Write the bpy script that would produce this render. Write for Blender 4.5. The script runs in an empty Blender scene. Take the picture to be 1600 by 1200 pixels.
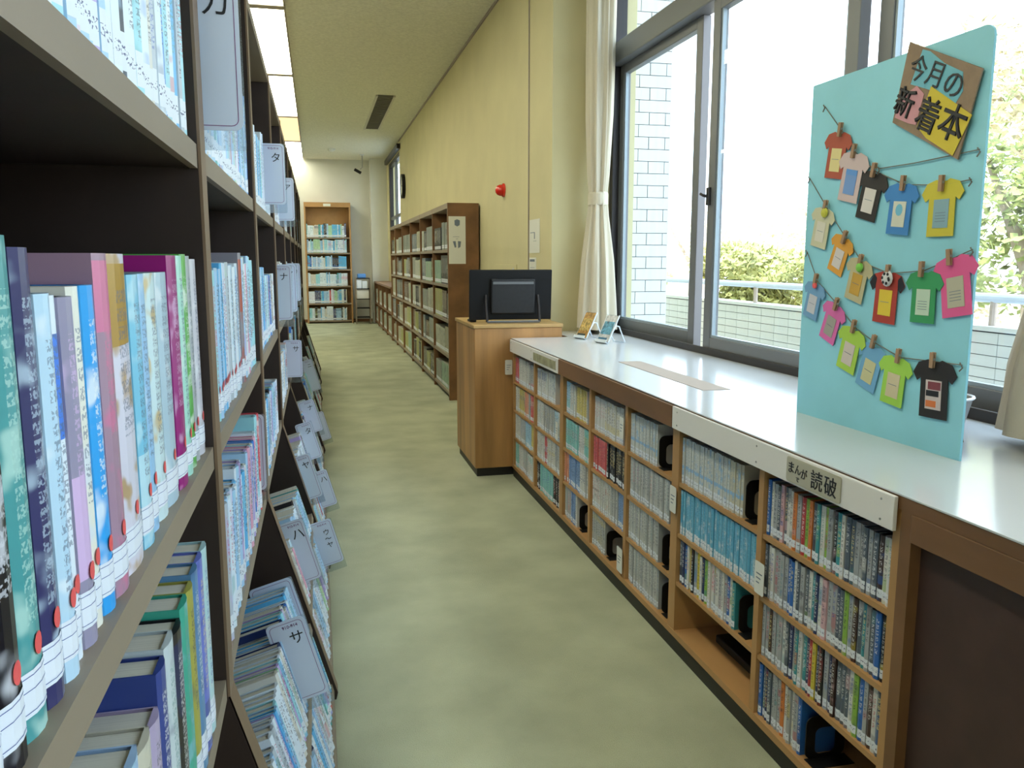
import bpy, math, random
from mathutils import Matrix, Vector
random.seed(7)
SC = bpy.context.scene
COL = SC.collection

# ---------------------------------------------------------------- camera, world, sun, exposure
F_PX = 1285.0
PITCH = math.radians(8.585); YAW = math.radians(13.29); CAM_H = 1.25
cam_d = bpy.data.cameras.new('camera'); cam = bpy.data.objects.new('camera', cam_d); COL.objects.link(cam)
cam.location = (0, 0, CAM_H); cam.rotation_euler = (math.pi/2 - PITCH, 0, -YAW)
cam_d.sensor_width = 36; cam_d.lens = F_PX/1600*36; cam_d.clip_start = .02; cam_d.clip_end = 300
SC.camera = cam
SC.view_settings.view_transform = 'Standard'; SC.view_settings.look = 'None'
SC.view_settings.gamma = 1; SC.view_settings.use_curve_mapping = False
SC.view_settings.exposure = 0.65
SC.cycles.max_bounces = 8; SC.cycles.diffuse_bounces = 5; SC.cycles.transparent_max_bounces = 16
SC.cycles.sample_clamp_indirect = 6
wd = bpy.data.worlds.new('hazy_sky'); SC.world = wd; wd.use_nodes = True
bg = wd.node_tree.nodes['Background']; bg.inputs[0].default_value = (.76, .88, 1.0, 1); bg.inputs[1].default_value = 3.3
sun_d = bpy.data.lights.new('sun', 'SUN'); sun_d.energy = 3.2; sun_d.angle = math.radians(2); sun_d.color = (1, .93, .8)
sun = bpy.data.objects.new('sun', sun_d); COL.objects.link(sun); sun.location = (-6, -4, 20)
sun.rotation_euler = Vector((.62, .38, -.95)).to_track_quat('-Z', 'Y').to_euler()
PANEL_GLOW = 8.5

# ---------------------------------------------------------------- materials
def lin(c):
    return tuple((x/12.92 if x <= .04045 else ((x+.055)/1.055)**2.4) for x in c)
def hx(s):
    s = s.lstrip('#'); return lin(tuple(int(s[i:i+2], 16)/255 for i in (0, 2, 4)))
def new_mat(name):
    m = bpy.data.materials.new(name); m.use_nodes = True
    nt = m.node_tree; return m, nt, nt.nodes['Principled BSDF'], nt.nodes, nt.links
def simple(name, c, rough=.6, metal=0, noise=0, nscale=8, bump=0, bscale=200, coat=0, stretch=None, spec=.5):
    m, nt, b, N, L = new_mat(name)
    c = hx(c) if isinstance(c, str) else c
    b.inputs['Base Color'].default_value = (*c, 1); b.inputs['Roughness'].default_value = rough
    b.inputs['Metallic'].default_value = metal; b.inputs['Coat Weight'].default_value = coat
    b.inputs['Specular IOR Level'].default_value = spec
    if noise or bump:
        tc = N.new('ShaderNodeTexCoord'); mp = N.new('ShaderNodeMapping'); L.new(tc.outputs['Object'], mp.inputs[0])
        if stretch: mp.inputs['Scale'].default_value = stretch
    if noise:
        n = N.new('ShaderNodeTexNoise'); n.inputs['Scale'].default_value = nscale; n.inputs['Detail'].default_value = 6
        L.new(mp.outputs[0], n.inputs['Vector'])
        r = N.new('ShaderNodeMapRange'); r.inputs[1].default_value = .3; r.inputs[2].default_value = .7
        r.inputs[3].default_value = 1-noise; r.inputs[4].default_value = 1+noise
        L.new(n.outputs[0], r.inputs[0])
        mx = N.new('ShaderNodeVectorMath'); mx.operation = 'SCALE'; mx.inputs[0].default_value = c
        L.new(r.outputs[0], mx.inputs['Scale']); L.new(mx.outputs[0], b.inputs['Base Color'])
    if bump:
        n2 = N.new('ShaderNodeTexNoise'); n2.inputs['Scale'].default_value = bscale; n2.inputs['Detail'].default_value = 3
        L.new(tc.outputs['Object'], n2.inputs['Vector'])
        bp = N.new('ShaderNodeBump'); bp.inputs['Strength'].default_value = bump; bp.inputs['Distance'].default_value = .01
        L.new(n2.outputs[0], bp.inputs['Height']); L.new(bp.outputs[0], b.inputs['Normal'])
    return m
def emit(name, c, s):
    m, nt, b, N, L = new_mat(name); b.inputs['Base Color'].default_value = (*c, 1)
    b.inputs['Emission Color'].default_value = (*c, 1); b.inputs['Emission Strength'].default_value = s; return m
def glassy(name, tint=(.93, .98, 1), gloss=.08, rough=.02):
    m, nt, b, N, L = new_mat(name); out = N['Material Output']; N.remove(b)
    t = N.new('ShaderNodeBsdfTransparent'); t.inputs[0].default_value = (*tint, 1)
    g = N.new('ShaderNodeBsdfGlossy'); g.inputs['Roughness'].default_value = rough
    mx = N.new('ShaderNodeMixShader'); fr = N.new('ShaderNodeFresnel'); fr.inputs[0].default_value = 1.45
    L.new(fr.outputs[0], mx.inputs[0]) if gloss is None else setattr(mx.inputs[0], 'default_value', gloss)
    L.new(t.outputs[0], mx.inputs[1]); L.new(g.outputs[0], mx.inputs[2]); L.new(mx.outputs[0], out.inputs[0]); return m

M = {}
M['wall'] = simple('cream_plaster', (.62, .56, .33), .85, noise=.04, nscale=3, bump=.06, bscale=120)
M['wall_white'] = simple('pale_plaster', (.66, .66, .61), .85, noise=.04, nscale=3, bump=.05, bscale=120)
M['ceiling'] = simple('rough_ceiling_board', (.74, .73, .62), .95, noise=.10, nscale=40, bump=.35, bscale=160)
M['carpet'] = simple('olive_carpet', (.45, .47, .33), .95, noise=.16, nscale=3, bump=.6, bscale=380, spec=.3)
M['dark'] = simple('dark_stained_board_and_shade', (.030, .015, .010), .6, noise=.3, nscale=6, stretch=(1, 1, .15))
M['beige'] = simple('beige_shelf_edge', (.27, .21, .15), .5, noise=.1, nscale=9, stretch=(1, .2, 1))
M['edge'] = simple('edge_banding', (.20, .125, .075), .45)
M['brown'] = simple('brown_laminate', (.20, .095, .038), .5, noise=.22, nscale=7, stretch=(1, .25, 1))
M['redbrown'] = simple('dark_reddish_board', (.055, .026, .020), .6, noise=.2, nscale=9)
M['honey'] = simple('honey_plywood', (.43, .235, .09), .5, noise=.12, nscale=6, stretch=(1, .2, 1))
M['podium'] = simple('oak_veneer', (.42, .215, .075), .42, noise=.38, nscale=5, stretch=(2, 2, .18))
M['podium_edge'] = simple('oak_edge', (.50, .31, .115), .42, noise=.1, nscale=6)
M['top'] = simple('white_laminate', (.60, .62, .64), .16, spec=.6)
M['fascia'] = simple('pale_plastic_fascia', (.78, .75, .72), .4)
M['black'] = simple('black_kick_board', (.012, .010, .009), .5)
M['blackplastic'] = simple('black_plastic', (.007, .007, .008), .5, spec=.25)
M['blackpanel'] = simple('black_panel_back', (.010, .010, .012), .5, noise=.3, nscale=60)
M['alu'] = simple('bronze_aluminium', (.17, .175, .185), .42, metal=.3)
M['alu_dark'] = simple('dark_bronze_aluminium', (.035, .03, .03), .42, metal=.4)
M['alu_light'] = simple('grey_gasket_edge', (.28, .33, .36), .4, metal=.3)
M['glass'] = glassy('window_glass', gloss=.05)
M['acrylic'] = glassy('clear_acrylic', (.88, .93, .97), .22, .15)
M['tile'] = simple('pale_grey_glazed_tile', (.62, .63, .61), .35, noise=.05, nscale=4)
M['grout'] = simple('grey_mortar', (.045, .047, .055), .9)
M['curtain'] = simple('cream_curtain_cloth', (.66, .60, .48), .85, bump=.15, bscale=300)
M['rail'] = simple('pale_blue_rail_paint', (.55, .62, .72), .4)
M['post'] = simple('rail_post', (.45, .36, .30), .5)
M['ground'] = simple('dry_ground', (.55, .46, .36), .95, noise=.25, nscale=.6)
M['slab'] = simple('balcony_slab', (.42, .42, .42), .9)
M['leaf'] = simple('bush_leaves', (.50, .50, .20), .7, noise=.5, nscale=2.5)
M['leaf2'] = simple('straw_leaves', (.78, .71, .52), .7, noise=.4, nscale=3)
M['leaf3'] = simple('dark_green_leaves', (.36, .40, .14), .7, noise=.5, nscale=3)
M['bark'] = simple('pale_bark', (.48, .40, .32), .9, noise=.2)
M['hill'] = simple('far_hillside', (.62, .58, .48), .95, noise=.25, nscale=.15)
M['card'] = simple('white_index_card', (.62, .68, .80), .35)
M['purple'] = simple('purple_print', (.20, .06, .20), .5)
M['ink'] = simple('black_marker_ink', (.01, .01, .015), .5)
M['paper'] = simple('white_paper', (.72, .72, .66), .7)
M['cardboard'] = simple('brown_cardboard', (.27, .19, .13), .85, noise=.1, nscale=40)
M['board'] = simple('pale_blue_foam_board', (.27, .62, .74), .55, noise=.05, nscale=5)
M['twine'] = simple('hemp_twine', (.16, .15, .13), .8)
M['peg'] = simple('wooden_peg', (.36, .22, .13), .6)
M['pages'] = simple('book_pages', (.66, .62, .52), .8, noise=.12, nscale=30, stretch=(30, .1, 1))
M['label'] = simple('call_number_label', (.80, .83, .90), .4)
M['bluline'] = simple('blue_label_line', (.05, .09, .32), .5)
M['reddot'] = simple('red_dot_sticker', (.80, .10, .10), .5)
M['vent'] = simple('vent_slats', (.16, .15, .12), .6)
M['ventframe'] = simple('vent_frame', (.60, .58, .50), .5)
M['seam'] = simple('fixture_seam', (.35, .30, .26), .6)
M['glow'] = emit('lit_diffuser', (1.0, .97, .74), PANEL_GLOW)
M['glow_warm'] = emit('lit_warm_diffuser', (1.0, .72, .42), .68)
M['redlamp'] = simple('red_lamp_lens', (.70, .02, .01), .12, coat=.6)
M['white'] = simple('white_plastic', (.75, .78, .80), .35)
M['wire'] = simple('white_coated_wire', (.75, .82, .88), .3)
M['steel'] = simple('dull_steel', (.35, .35, .34), .45, metal=.4)
M['blueplastic'] = simple('blue_plastic', (.10, .28, .65), .4)
M['orange'] = simple('orange_button', (.65, .18, .05), .4)
M['greyprint'] = simple('blue_grey_print', (.16, .20, .26), .6)

# one material for every spine: colours and layout come from attributes of the mesh itself
def book_material():
    m, nt, b, N, L = new_mat('printed_book_cover'); b.inputs['Roughness'].default_value = .3
    def attr(n): a = N.new('ShaderNodeAttribute'); a.attribute_name = n; return a
    def math_(op, a, c=None, d=None):
        x = N.new('ShaderNodeMath'); x.operation = op
        for i, v in enumerate((a, c, d)):
            if v is None: continue
            if isinstance(v, (int, float)): x.inputs[i].default_value = v
            else: L.new(v, x.inputs[i])
        return x.outputs[0]
    def rng(x, lo, hi): return math_('MULTIPLY', math_('GREATER_THAN', x, lo), math_('LESS_THAN', x, hi))
    def mix(f, a, c):
        x = N.new('ShaderNodeMix'); x.data_type = 'RGBA'; L.new(f, x.inputs[0]); L.new(a, x.inputs[6])
        if isinstance(c, tuple): x.inputs[7].default_value = (*c, 1)
        else: L.new(c, x.inputs[7])
        return x.outputs[2]
    ca, c2, ci, pr = attr('col'), attr('col2'), attr('ink'), attr('prm')
    sp = N.new('ShaderNodeSeparateColor'); L.new(pr.outputs['Color'], sp.inputs[0]); seed, lo, hi = sp.outputs; flag = pr.outputs['Alpha']
    us = N.new('ShaderNodeUVMap'); us.uv_map = 'spine'; um = N.new('ShaderNodeUVMap'); um.uv_map = 'metric'
    s = N.new('ShaderNodeSeparateXYZ'); L.new(us.outputs[0], s.inputs[0]); u, v = s.outputs[0], s.outputs[1]
    q = N.new('ShaderNodeSeparateXYZ'); L.new(um.outputs[0], q.inputs[0]); mv = q.outputs[1]
    on = math_('GREATER_THAN', u, -.5)
    band = math_('MULTIPLY', math_('GREATER_THAN', v, lo), math_('LESS_THAN', v, hi)); band = math_('MULTIPLY', band, on)
    cmb = N.new('ShaderNodeCombineXYZ'); L.new(math_('MULTIPLY_ADD', q.outputs[0], 1, math_('MULTIPLY', seed, 9)), cmb.inputs[0])
    L.new(math_('MULTIPLY_ADD', seed, 17, mv), cmb.inputs[1])
    big = N.new('ShaderNodeTexNoise'); big.inputs['Scale'].default_value = 26; L.new(cmb.outputs[0], big.inputs['Vector'])
    sm = N.new('ShaderNodeMapRange'); sm.interpolation_type = 'SMOOTHSTEP'; sm.inputs[1].default_value = .52; sm.inputs[2].default_value = .66; L.new(big.outputs[0], sm.inputs[0])
    blot = math_('MULTIPLY', math_('MULTIPLY', sm.outputs[0], on), .8)
    c = mix(band, ca.outputs['Color'], c2.outputs['Color']); c = mix(blot, c, c2.outputs['Color'])
    n = N.new('ShaderNodeTexNoise'); n.inputs['Scale'].default_value = 330; n.inputs['Detail'].default_value = 1; L.new(cmb.outputs[0], n.inputs['Vector'])
    cell = math_('FRACT', math_('DIVIDE', mv, math_('MULTIPLY_ADD', seed, .006, .010)))
    t = math_('MULTIPLY', math_('GREATER_THAN', n.outputs[0], .50), rng(cell, .14, .86))
    t = math_('MULTIPLY', t, rng(u, .24, .76)); t = math_('MULTIPLY', t, rng(v, math_('MULTIPLY_ADD', seed, .25, .22), .90))
    t = math_('MULTIPLY', t, .62); c = mix(t, c, ci.outputs['Color'])
    lab = math_('MULTIPLY', math_('MULTIPLY', rng(v, .055, .185), on), flag)
    c = mix(lab, c, (.74, .78, .84))
    lt = math_('MULTIPLY', math_('MULTIPLY', rng(v, .10, .14), math_('GREATER_THAN', n.outputs[0], .58)), lab)
    c = mix(lt, c, (.08, .09, .2))
    L.new(c, b.inputs['Base Color']); return m
M['book'] = book_material()

# ---------------------------------------------------------------- mesh builder
class MB:
    def __init__(s): s.v = []; s.f = []; s.mi = []; s.m = []; s.uvs = []; s.uvm = []; s.att = []; s.tr = Matrix()
    def slot(s, mat):
        mm = M[mat] if isinstance(mat, str) else mat
        if mm not in s.m: s.m.append(mm)
        return s.m.index(mm)
    def poly(s, pts, mat, uvs=None, uvm=None, att=None):
        i = len(s.v); s.v += [tuple(s.tr @ Vector(p)) for p in pts]; s.f.append(tuple(range(i, i+len(pts)))); s.mi.append(s.slot(mat))
        s.uvs.append(uvs); s.uvm.append(uvm); s.att.append(att)
    def box(s, a, b, mat):
        x0, y0, z0 = a; x1, y1, z1 = b
        i = len(s.v); s.v += [tuple(s.tr @ Vector(p)) for p in ((x0,y0,z0),(x1,y0,z0),(x1,y1,z0),(x0,y1,z0),(x0,y0,z1),(x1,y0,z1),(x1,y1,z1),(x0,y1,z1))]
        k = s.slot(mat)
        for q in ((0,3,2,1),(4,5,6,7),(0,1,5,4),(1,2,6,5),(2,3,7,6),(3,0,4,7)):
            s.f.append(tuple(i+j for j in q)); s.mi.append(k); s.uvs.append(None); s.uvm.append(None); s.att.append(None)
        return s
    def prism(s, outline, h, mat, base=0):   # outline in local xy (ccw), thickness along z
        n = len(outline); i = len(s.v)
        s.v += [tuple(s.tr @ Vector((x, y, base))) for x, y in outline] + [tuple(s.tr @ Vector((x, y, base+h))) for x, y in outline]
        k = s.slot(mat); fs = [tuple(i+j for j in reversed(range(n))), tuple(i+n+j for j in range(n))]
        fs += [(i+j, i+(j+1) % n, i+n+(j+1) % n, i+n+j) for j in range(n)]
        for f in fs: s.f.append(f); s.mi.append(k); s.uvs.append(None); s.uvm.append(None); s.att.append(None)
        return s
    def tube(s, pts, r, mat, n=8, closed=False):
        pts = [Vector(p) for p in pts]; rings = []
        k = s.slot(mat); up0 = Vector((.31, .2, .93))
        for a, p in enumerate(pts):
            d = (pts[min(a+1, len(pts)-1)] - pts[max(a-1, 0)]).normalized()
            x = d.cross(up0).normalized(); y = d.cross(x); rr = r[a] if isinstance(r, (list, tuple)) else r
            i = len(s.v); s.v += [tuple(s.tr @ (p + x*rr*math.cos(t*math.tau/n) + y*rr*math.sin(t*math.tau/n))) for t in range(n)]; rings.append(i)
        fs = [(i+t, j+t, j+(t+1) % n, i+(t+1) % n) for i, j in zip(rings, rings[1:]) for t in range(n)]
        fs += [tuple(rings[0]+t for t in range(n)), tuple(rings[-1]+t for t in reversed(range(n)))]
        for f in fs: s.f.append(f); s.mi.append(k); s.uvs.append(None); s.uvm.append(None); s.att.append(None)
        return s
    def lathe(s, prof, mat, n=20, c=(0, 0)):
        k = s.slot(mat); i = len(s.v)
        for r, z in prof: s.v += [tuple(s.tr @ Vector((c[0]+r*math.cos(t*math.tau/n), c[1]+r*math.sin(t*math.tau/n), z))) for t in range(n)]
        fs = [(i+a*n+t, i+a*n+(t+1) % n, i+(a+1)*n+(t+1) % n, i+(a+1)*n+t) for a in range(len(prof)-1) for t in range(n)]
        fs += [tuple(i+t for t in reversed(range(n))), tuple(i+(len(prof)-1)*n+t for t in range(n))]
        for f in fs: s.f.append(f); s.mi.append(k); s.uvs.append(None); s.uvm.append(None); s.att.append(None)
        return s
    def mesh(s, name, smooth=False):
        me = bpy.data.meshes.new(name); me.from_pydata(s.v, [], s.f); me.update()
        for m in s.m: me.materials.append(m)
        me.polygons.foreach_set('material_index', s.mi)
        if smooth: me.polygons.foreach_set('use_smooth', [True]*len(s.f))
        if any(a is not None for a in s.att):
            for nm, src in (('spine', s.uvs), ('metric', s.uvm)):
                lay = me.uv_layers.new(name=nm); d = []
                for f, q in zip(s.f, src):
                    for j in range(len(f)): d += list(q[j]) if q else [-1.0, -1.0]
                lay.data.foreach_set('uv', d)
            for ai, nm in enumerate(('col', 'col2', 'ink', 'prm')):
                at = me.attributes.new(nm, 'FLOAT_COLOR', 'CORNER'); d = []
                for f, q in zip(s.f, s.att):
                    c = q[ai] if q else (.5, .5, .5, 0)
                    d += list(c)*len(f)
                at.data.foreach_set('color', d)
        return me
    def obj(s, name, parent=None, smooth=False, bevel=0, world=True):
        o = bpy.data.objects.new(name, s.mesh(name, smooth)); COL.objects.link(o)
        if parent is not None:
            o.parent = parent
            if world: o.matrix_parent_inverse = parent.matrix_world_inv if hasattr(parent, 'x') else MATINV(parent)
        if bevel:
            b = o.modifiers.new('bevel', 'BEVEL'); b.width = bevel; b.segments = 2; b.limit_method = 'ANGLE'
        return o
def MATINV(p):
    return p.matrix_basis.inverted() if p.parent is None else (p.parent.matrix_basis @ p.matrix_parent_inverse @ p.matrix_basis).inverted() if p.parent.parent is None else Matrix()
def tag(o, label, cat, group=None, kind=None):
    if label: o['label'] = label
    if cat: o['category'] = cat
    if group: o['group'] = group
    if kind: o['kind'] = kind
    return o
def thing(name, label, cat, loc=(0, 0, 0), group=None, mat=None):
    o = bpy.data.objects.new(name, None); COL.objects.link(o); o.empty_display_size = .1
    if mat is not None: o.matrix_basis = mat
    else: o.location = loc
    bpy.context.view_layer.update()
    return tag(o, label, cat, group)
def frame(O, t, d, h):
    t, d, h, O = Vector(t), Vector(d), Vector(h), Vector(O)
    return Matrix(((t.x, d.x, h.x, O.x), (t.y, d.y, h.y, O.y), (t.z, d.z, h.z, O.z), (0, 0, 0, 1)))
def bx(name, a, b, mat, parent=None, bevel=0, kind=None, label=None):
    o = MB().box(a, b, mat).obj(name, parent, bevel=bevel)
    if kind: o['kind'] = kind
    if label: o['label'] = label
    return o
_glyph = {}
def text_geo(sx, size, extrude=.0006):
    key = (sx, size)
    if key in _glyph: return _glyph[key]
    c = bpy.data.curves.new('writing', 'FONT'); c.body = sx; c.size = size; c.align_x = 'CENTER'; c.align_y = 'CENTER'; c.extrude = extrude; c.resolution_u = 3
    o = bpy.data.objects.new('writing', c); COL.objects.link(o); bpy.context.view_layer.update()
    ev = o.evaluated_get(bpy.context.evaluated_depsgraph_get()); me = bpy.data.meshes.new_from_object(ev)
    # recentre on the ink
    xs = [v.co.x for v in me.vertices]; ys = [v.co.y for v in me.vertices]
    if xs: me.transform(Matrix.Translation((-(min(xs)+max(xs))/2, -(min(ys)+max(ys))/2, 0)))
    bpy.data.objects.remove(o); bpy.data.curves.remove(c); _glyph[key] = me; return me
def writing(name, sx, size, mat, parent, m, label=None, bold=0, sx_=1, sy_=1):
    me = text_geo(sx, size).copy(); me.name = name; me.materials.clear(); me.materials.append(M[mat])
    if sx_ != 1 or sy_ != 1: me.transform(Matrix.Diagonal((sx_, sy_, 1, 1)))
    o = bpy.data.objects.new(name, me); COL.objects.link(o); o.parent = parent
    if parent is not None: o.matrix_parent_inverse = MATINV(parent)
    o.matrix_basis = m
    if label: o['label'] = label
    return o
ORD = ['', 'first', 'second', 'third', 'fourth', 'fifth', 'sixth', 'seventh', 'eighth', 'ninth', 'tenth', 'eleventh', 'twelfth', 'thirteenth', 'fourteenth', 'fifteenth', 'sixteenth', 'seventeenth', 'eighteenth', 'nineteenth']
def ordn(n):
    if n < 20: return ORD[n]
    tens = {2: 'twenty', 3: 'thirty', 4: 'forty', 5: 'fifty'}[n//10]; r = n % 10
    return tens + '-' + ORD[r] if r else tens[:-1] + 'ieth'

# ---------------------------------------------------------------- the room shell
CZ = 3.215
def wall_poly(name, boxes, mat, parent=None):
    b = MB()
    for a, c in boxes: b.box(a, c, mat)
    o = b.obj(name, parent); o['kind'] = 'structure'; return o
wall_poly('floor', [((-4.6, -2.6, -.1), (1.95, 17.3, 0))], 'carpet')
wall_poly('ceiling', [((-4.6, -2.6, CZ), (1.95, 17.3, CZ+.15))], 'ceiling')
wall_poly('wall_left', [((-4.75, -2.6, 0), (-4.6, 17.3, CZ))], 'wall_white')
wall_poly('wall_back', [((-4.6, -2.75, 0), (1.95, -2.6, CZ))], 'wall_white')
wall_poly('wall_end', [((-4.6, 17.12, 0), (1.6, 17.3, CZ)), ((1.10, 16.75, 0), (1.45, 17.12, CZ))], 'wall_white')
# right wall: corridor stretch with the far window opening, then the deep bay with the big windows
wall_poly('wall_right', [((1.42, 4.95, 0), (1.95, 14.2, CZ)), ((1.42, 16.3, 0), (1.60, 17.12, CZ)),
    ((1.42, 14.2, 0), (1.60, 16.3, .85)), ((1.42, 14.2, 3.05), (1.60, 16.3, CZ))], 'wall')
wall_poly('wall_window', [((1.80, 1.22, 0), (1.95, 4.95, .78)), ((1.80, 1.22, 3.02), (1.95, 4.95, CZ)), ((1.80, 1.02, 0), (1.95, 1.22, CZ)), ((1.80, -2.6, 0), (1.95, -2.3, CZ)), ((1.80, -2.3, 0), (1.95, 1.02, .80)), ((1.80, -2.3, 3.02), (1.95, 1.02, CZ))], 'wall_white')
t = bx('trim_1', (1.412, 5.50, 0), (1.4195, 5.508, CZ), 'seam', kind='structure')
bx('trim_2', (1.405, 5.0, CZ-.02), (1.4195, 14.2, CZ-.001), 'seam', kind='structure')
bx('baseboard_end', (-4.5, 17.10, 0), (1.10, 17.119, .06), 'brown', kind='structure')
bx('baseboard_right', (1.405, 5.25, 0), (1.4195, 7.15, .06), 'brown', kind='structure')

# ---------------------------------------------------------------- big sliding windows
WX0, WX1 = 1.80, 1.87
win = MB().box((WX0-.01, 4.90, .78), (WX1, 4.95, 3.02), 'alu_dark').box((WX0-.01, 1.22, .78), (WX1, 1.27, 3.02), 'alu_dark') \
    .box((WX0-.01, 1.27, 2.98), (WX1, 4.90, 3.02), 'alu_dark').box((WX0-.025, 1.27, .78), (WX0-.018, 4.90, .842), 'alu_dark').box((WX0-.018, 1.27, .78), (WX1+.01, 4.90, .815), 'alu_dark').obj('window_1', bevel=.003)
win['kind'] = 'structure'
bx('transom_bar', (WX0-.03, 1.27, 2.40), (WX1, 4.90, 2.52), 'alu', win, .006)
bx('upper_mullion', (WX0-.0, 2.485, 2.52), (WX1-.01, 2.555, 2.98), 'alu', win, .004)
bx('upper_mullion', (WX0-.0, 3.70, 2.52), (WX1-.01, 3.76, 2.98), 'alu', win, .004)
def sash(y0, y1, x, z0=.815, z1=2.40):
    b = MB(); w = .068
    b.box((x, y0, z0), (x+.042, y0+w, z1), 'alu').box((x, y1-w, z0), (x+.042, y1, z1), 'alu')
    b.box((x, y0+w, z0), (x+.042, y1-w, z0+.075), 'alu').box((x, y0+w, z1-.05), (x+.042, y1-w, z1), 'alu')
    s = b.obj('window_sash', win, bevel=.003)
    e = MB(); i = .012
    e.box((x+.006, y0+w, z0+.075), (x+.024, y0+w+i, z1-.05), 'alu_light').box((x+.006, y1-w-i, z0+.075), (x+.024, y1-w, z1-.05), 'alu_light')
    e.box((x+.006, y0+w+i, z0+.075), (x+.024, y1-w-i, z0+.075+i), 'alu_light').obj('gasket', s)
    bx('pane', (x+.012, y0+w, z0+.075), (x+.016, y1-w, z1-.05), 'glass', s)
    return s
sash(3.795, 4.90, 1.83); s2 = sash(2.535, 3.60, 1.785)
sash(1.27, 2.495, 1.83)
lk = MB().box((1.772, 3.565, 1.50), (1.785, 3.59, 1.58), 'alu_dark').tube([(1.775, 3.58, 1.54), (1.765, 3.60, 1.545), (1.765, 3.63, 1.555)], .007, 'alu_dark', 6).obj('sash_lock', s2)
for y0, y1 in ((3.76, 4.90), (2.56, 3.70), (1.27, 2.485)):
    bx('pane', (1.83, y0, 2.52), (1.834, y1, 2.98), 'glass', win)
w3 = MB().box((1.80, -2.3, .80), (1.87, -2.24, 3.02), 'alu_dark').box((1.80, .96, .80), (1.87, 1.02, 3.02), 'alu_dark').box((1.80, -2.24, .80), (1.87, .96, .88), 'alu_dark').box((1.80, -2.24, 2.95), (1.87, .96, 3.02), 'alu_dark').box((1.79, -2.24, 2.40), (1.87, .96, 2.50), 'alu').box((1.80, -.68, .88), (1.87, -.60, 2.95), 'alu').obj('window_added_light')  # unseen window, added behind the camera to brighten index cards and near books
w3['kind'] = 'structure'
bx('pane', (1.83, -2.24, .88), (1.834, -.68, 2.95), 'glass', w3); bx('pane', (1.83, -.60, .88), (1.834, .96, 2.95), 'glass', w3)
# far narrow window
w2 = MB().box((1.43, 14.2, .85), (1.50, 14.27, 3.05), 'alu_dark').box((1.43, 16.23, .85), (1.50, 16.3, 3.05), 'alu_dark').box((1.43, 14.27, 2.98), (1.50, 16.23, 3.05), 'alu_dark') \
    .box((1.43, 14.27, .85), (1.50, 16.23, .92), 'alu_dark').box((1.44, 15.2, .92), (1.49, 15.26, 2.98), 'alu').box((1.44, 14.27, 2.0), (1.49, 15.2, 2.05), 'alu').box((1.44, 15.26, 2.0), (1.49, 16.23, 2.05), 'alu').obj('window_2')
w2['kind'] = 'structure'
bx('pane', (1.463, 14.27, .92), (1.467, 15.2, 2.98), 'glass', w2); bx('pane', (1.463, 15.26, .92), (1.467, 16.23, 2.98), 'glass', w2)
# roller curtain track of the far window
bx('trim_3', (1.36, 14.0, 3.06), (1.415, 16.5, 3.14), 'alu_dark', kind='structure')

# ---------------------------------------------------------------- ceiling lights and vent
def light_panel(y0, y1, x0, x1, label, warm=False, seg=2):
    t = thing('ceiling_light', label, 'ceiling light', ((x0+x1)/2, y0, CZ), 'flush fluorescent panels along the ceiling')
    fb = MB().box((x0-.012, y0, CZ-.035), (x0, y1, CZ-.001), 'seam').box((x1, y0, CZ-.035), (x1+.012, y1, CZ-.001), 'seam').box((x0-.012, y0, CZ-.038), (x1+.012, y0+.10, CZ-.001), 'seam')
    fb.obj('light_frame', t)
    o = bx('diffuser', (x0, y0+.10, CZ-.03), (x1, y1-.002, CZ-.001), 'glow_warm' if warm else 'glow', t)
    if warm: o['label'] = 'dim peach diffuser'
    return t
ys = [-.5, 1.97, 4.44, 6.91, 9.35, 11.98, 14.42, 17.10]
nm = ['behind the camera', 'nearest panel', 'second nearest', '', '', '', '']
lab = ['white fluorescent ceiling panel behind the viewer above the bookcases', 'white fluorescent ceiling panel above the nearest left bookcase', 'white fluorescent ceiling panel above the middle of the left bookcases',
       'large white fluorescent ceiling panel at the top edge of the photo', 'white fluorescent ceiling panel just before the dim peach one', 'dim peach-coloured fluorescent ceiling panel', 'farthest white fluorescent ceiling panel, touching the end wall']
for i in range(7): light_panel(ys[i], ys[i+1]-(.0 if i < 6 else .0), -.455, -.175, lab[i], warm=(i == 5))
for j, x in enumerate((-2.0, -3.6)):
    for k in range(4):
        light_panel(-1+k*4.4, 1.4+k*4.4, x-.14, x+.14, 'fluorescent ceiling panel, %s along the %s hidden aisle behind the bookcases' % (ORD[k+1], ORD[j+1]))
v = thing('ceiling_vent', 'long narrow grey slotted air vent in the corridor ceiling', 'vent', (.9, 11.7, CZ))
MB().box((.775, 10.4, CZ-.02), (.80, 13.05, CZ-.001), 'ventframe').box((.985, 10.4, CZ-.02), (1.01, 13.05, CZ-.001), 'ventframe').obj('vent_frame', v)
bx('backing', (.80, 10.4, CZ-.006), (.985, 13.05, CZ-.001), 'vent', v)
sl = MB()
for k in range(26): sl.box((.80, 10.42+k*.1, CZ-.016), (.985, 10.45+k*.1, CZ-.008), 'vent')
sl.obj('slat', v)['kind'] = 'stuff'

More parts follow.
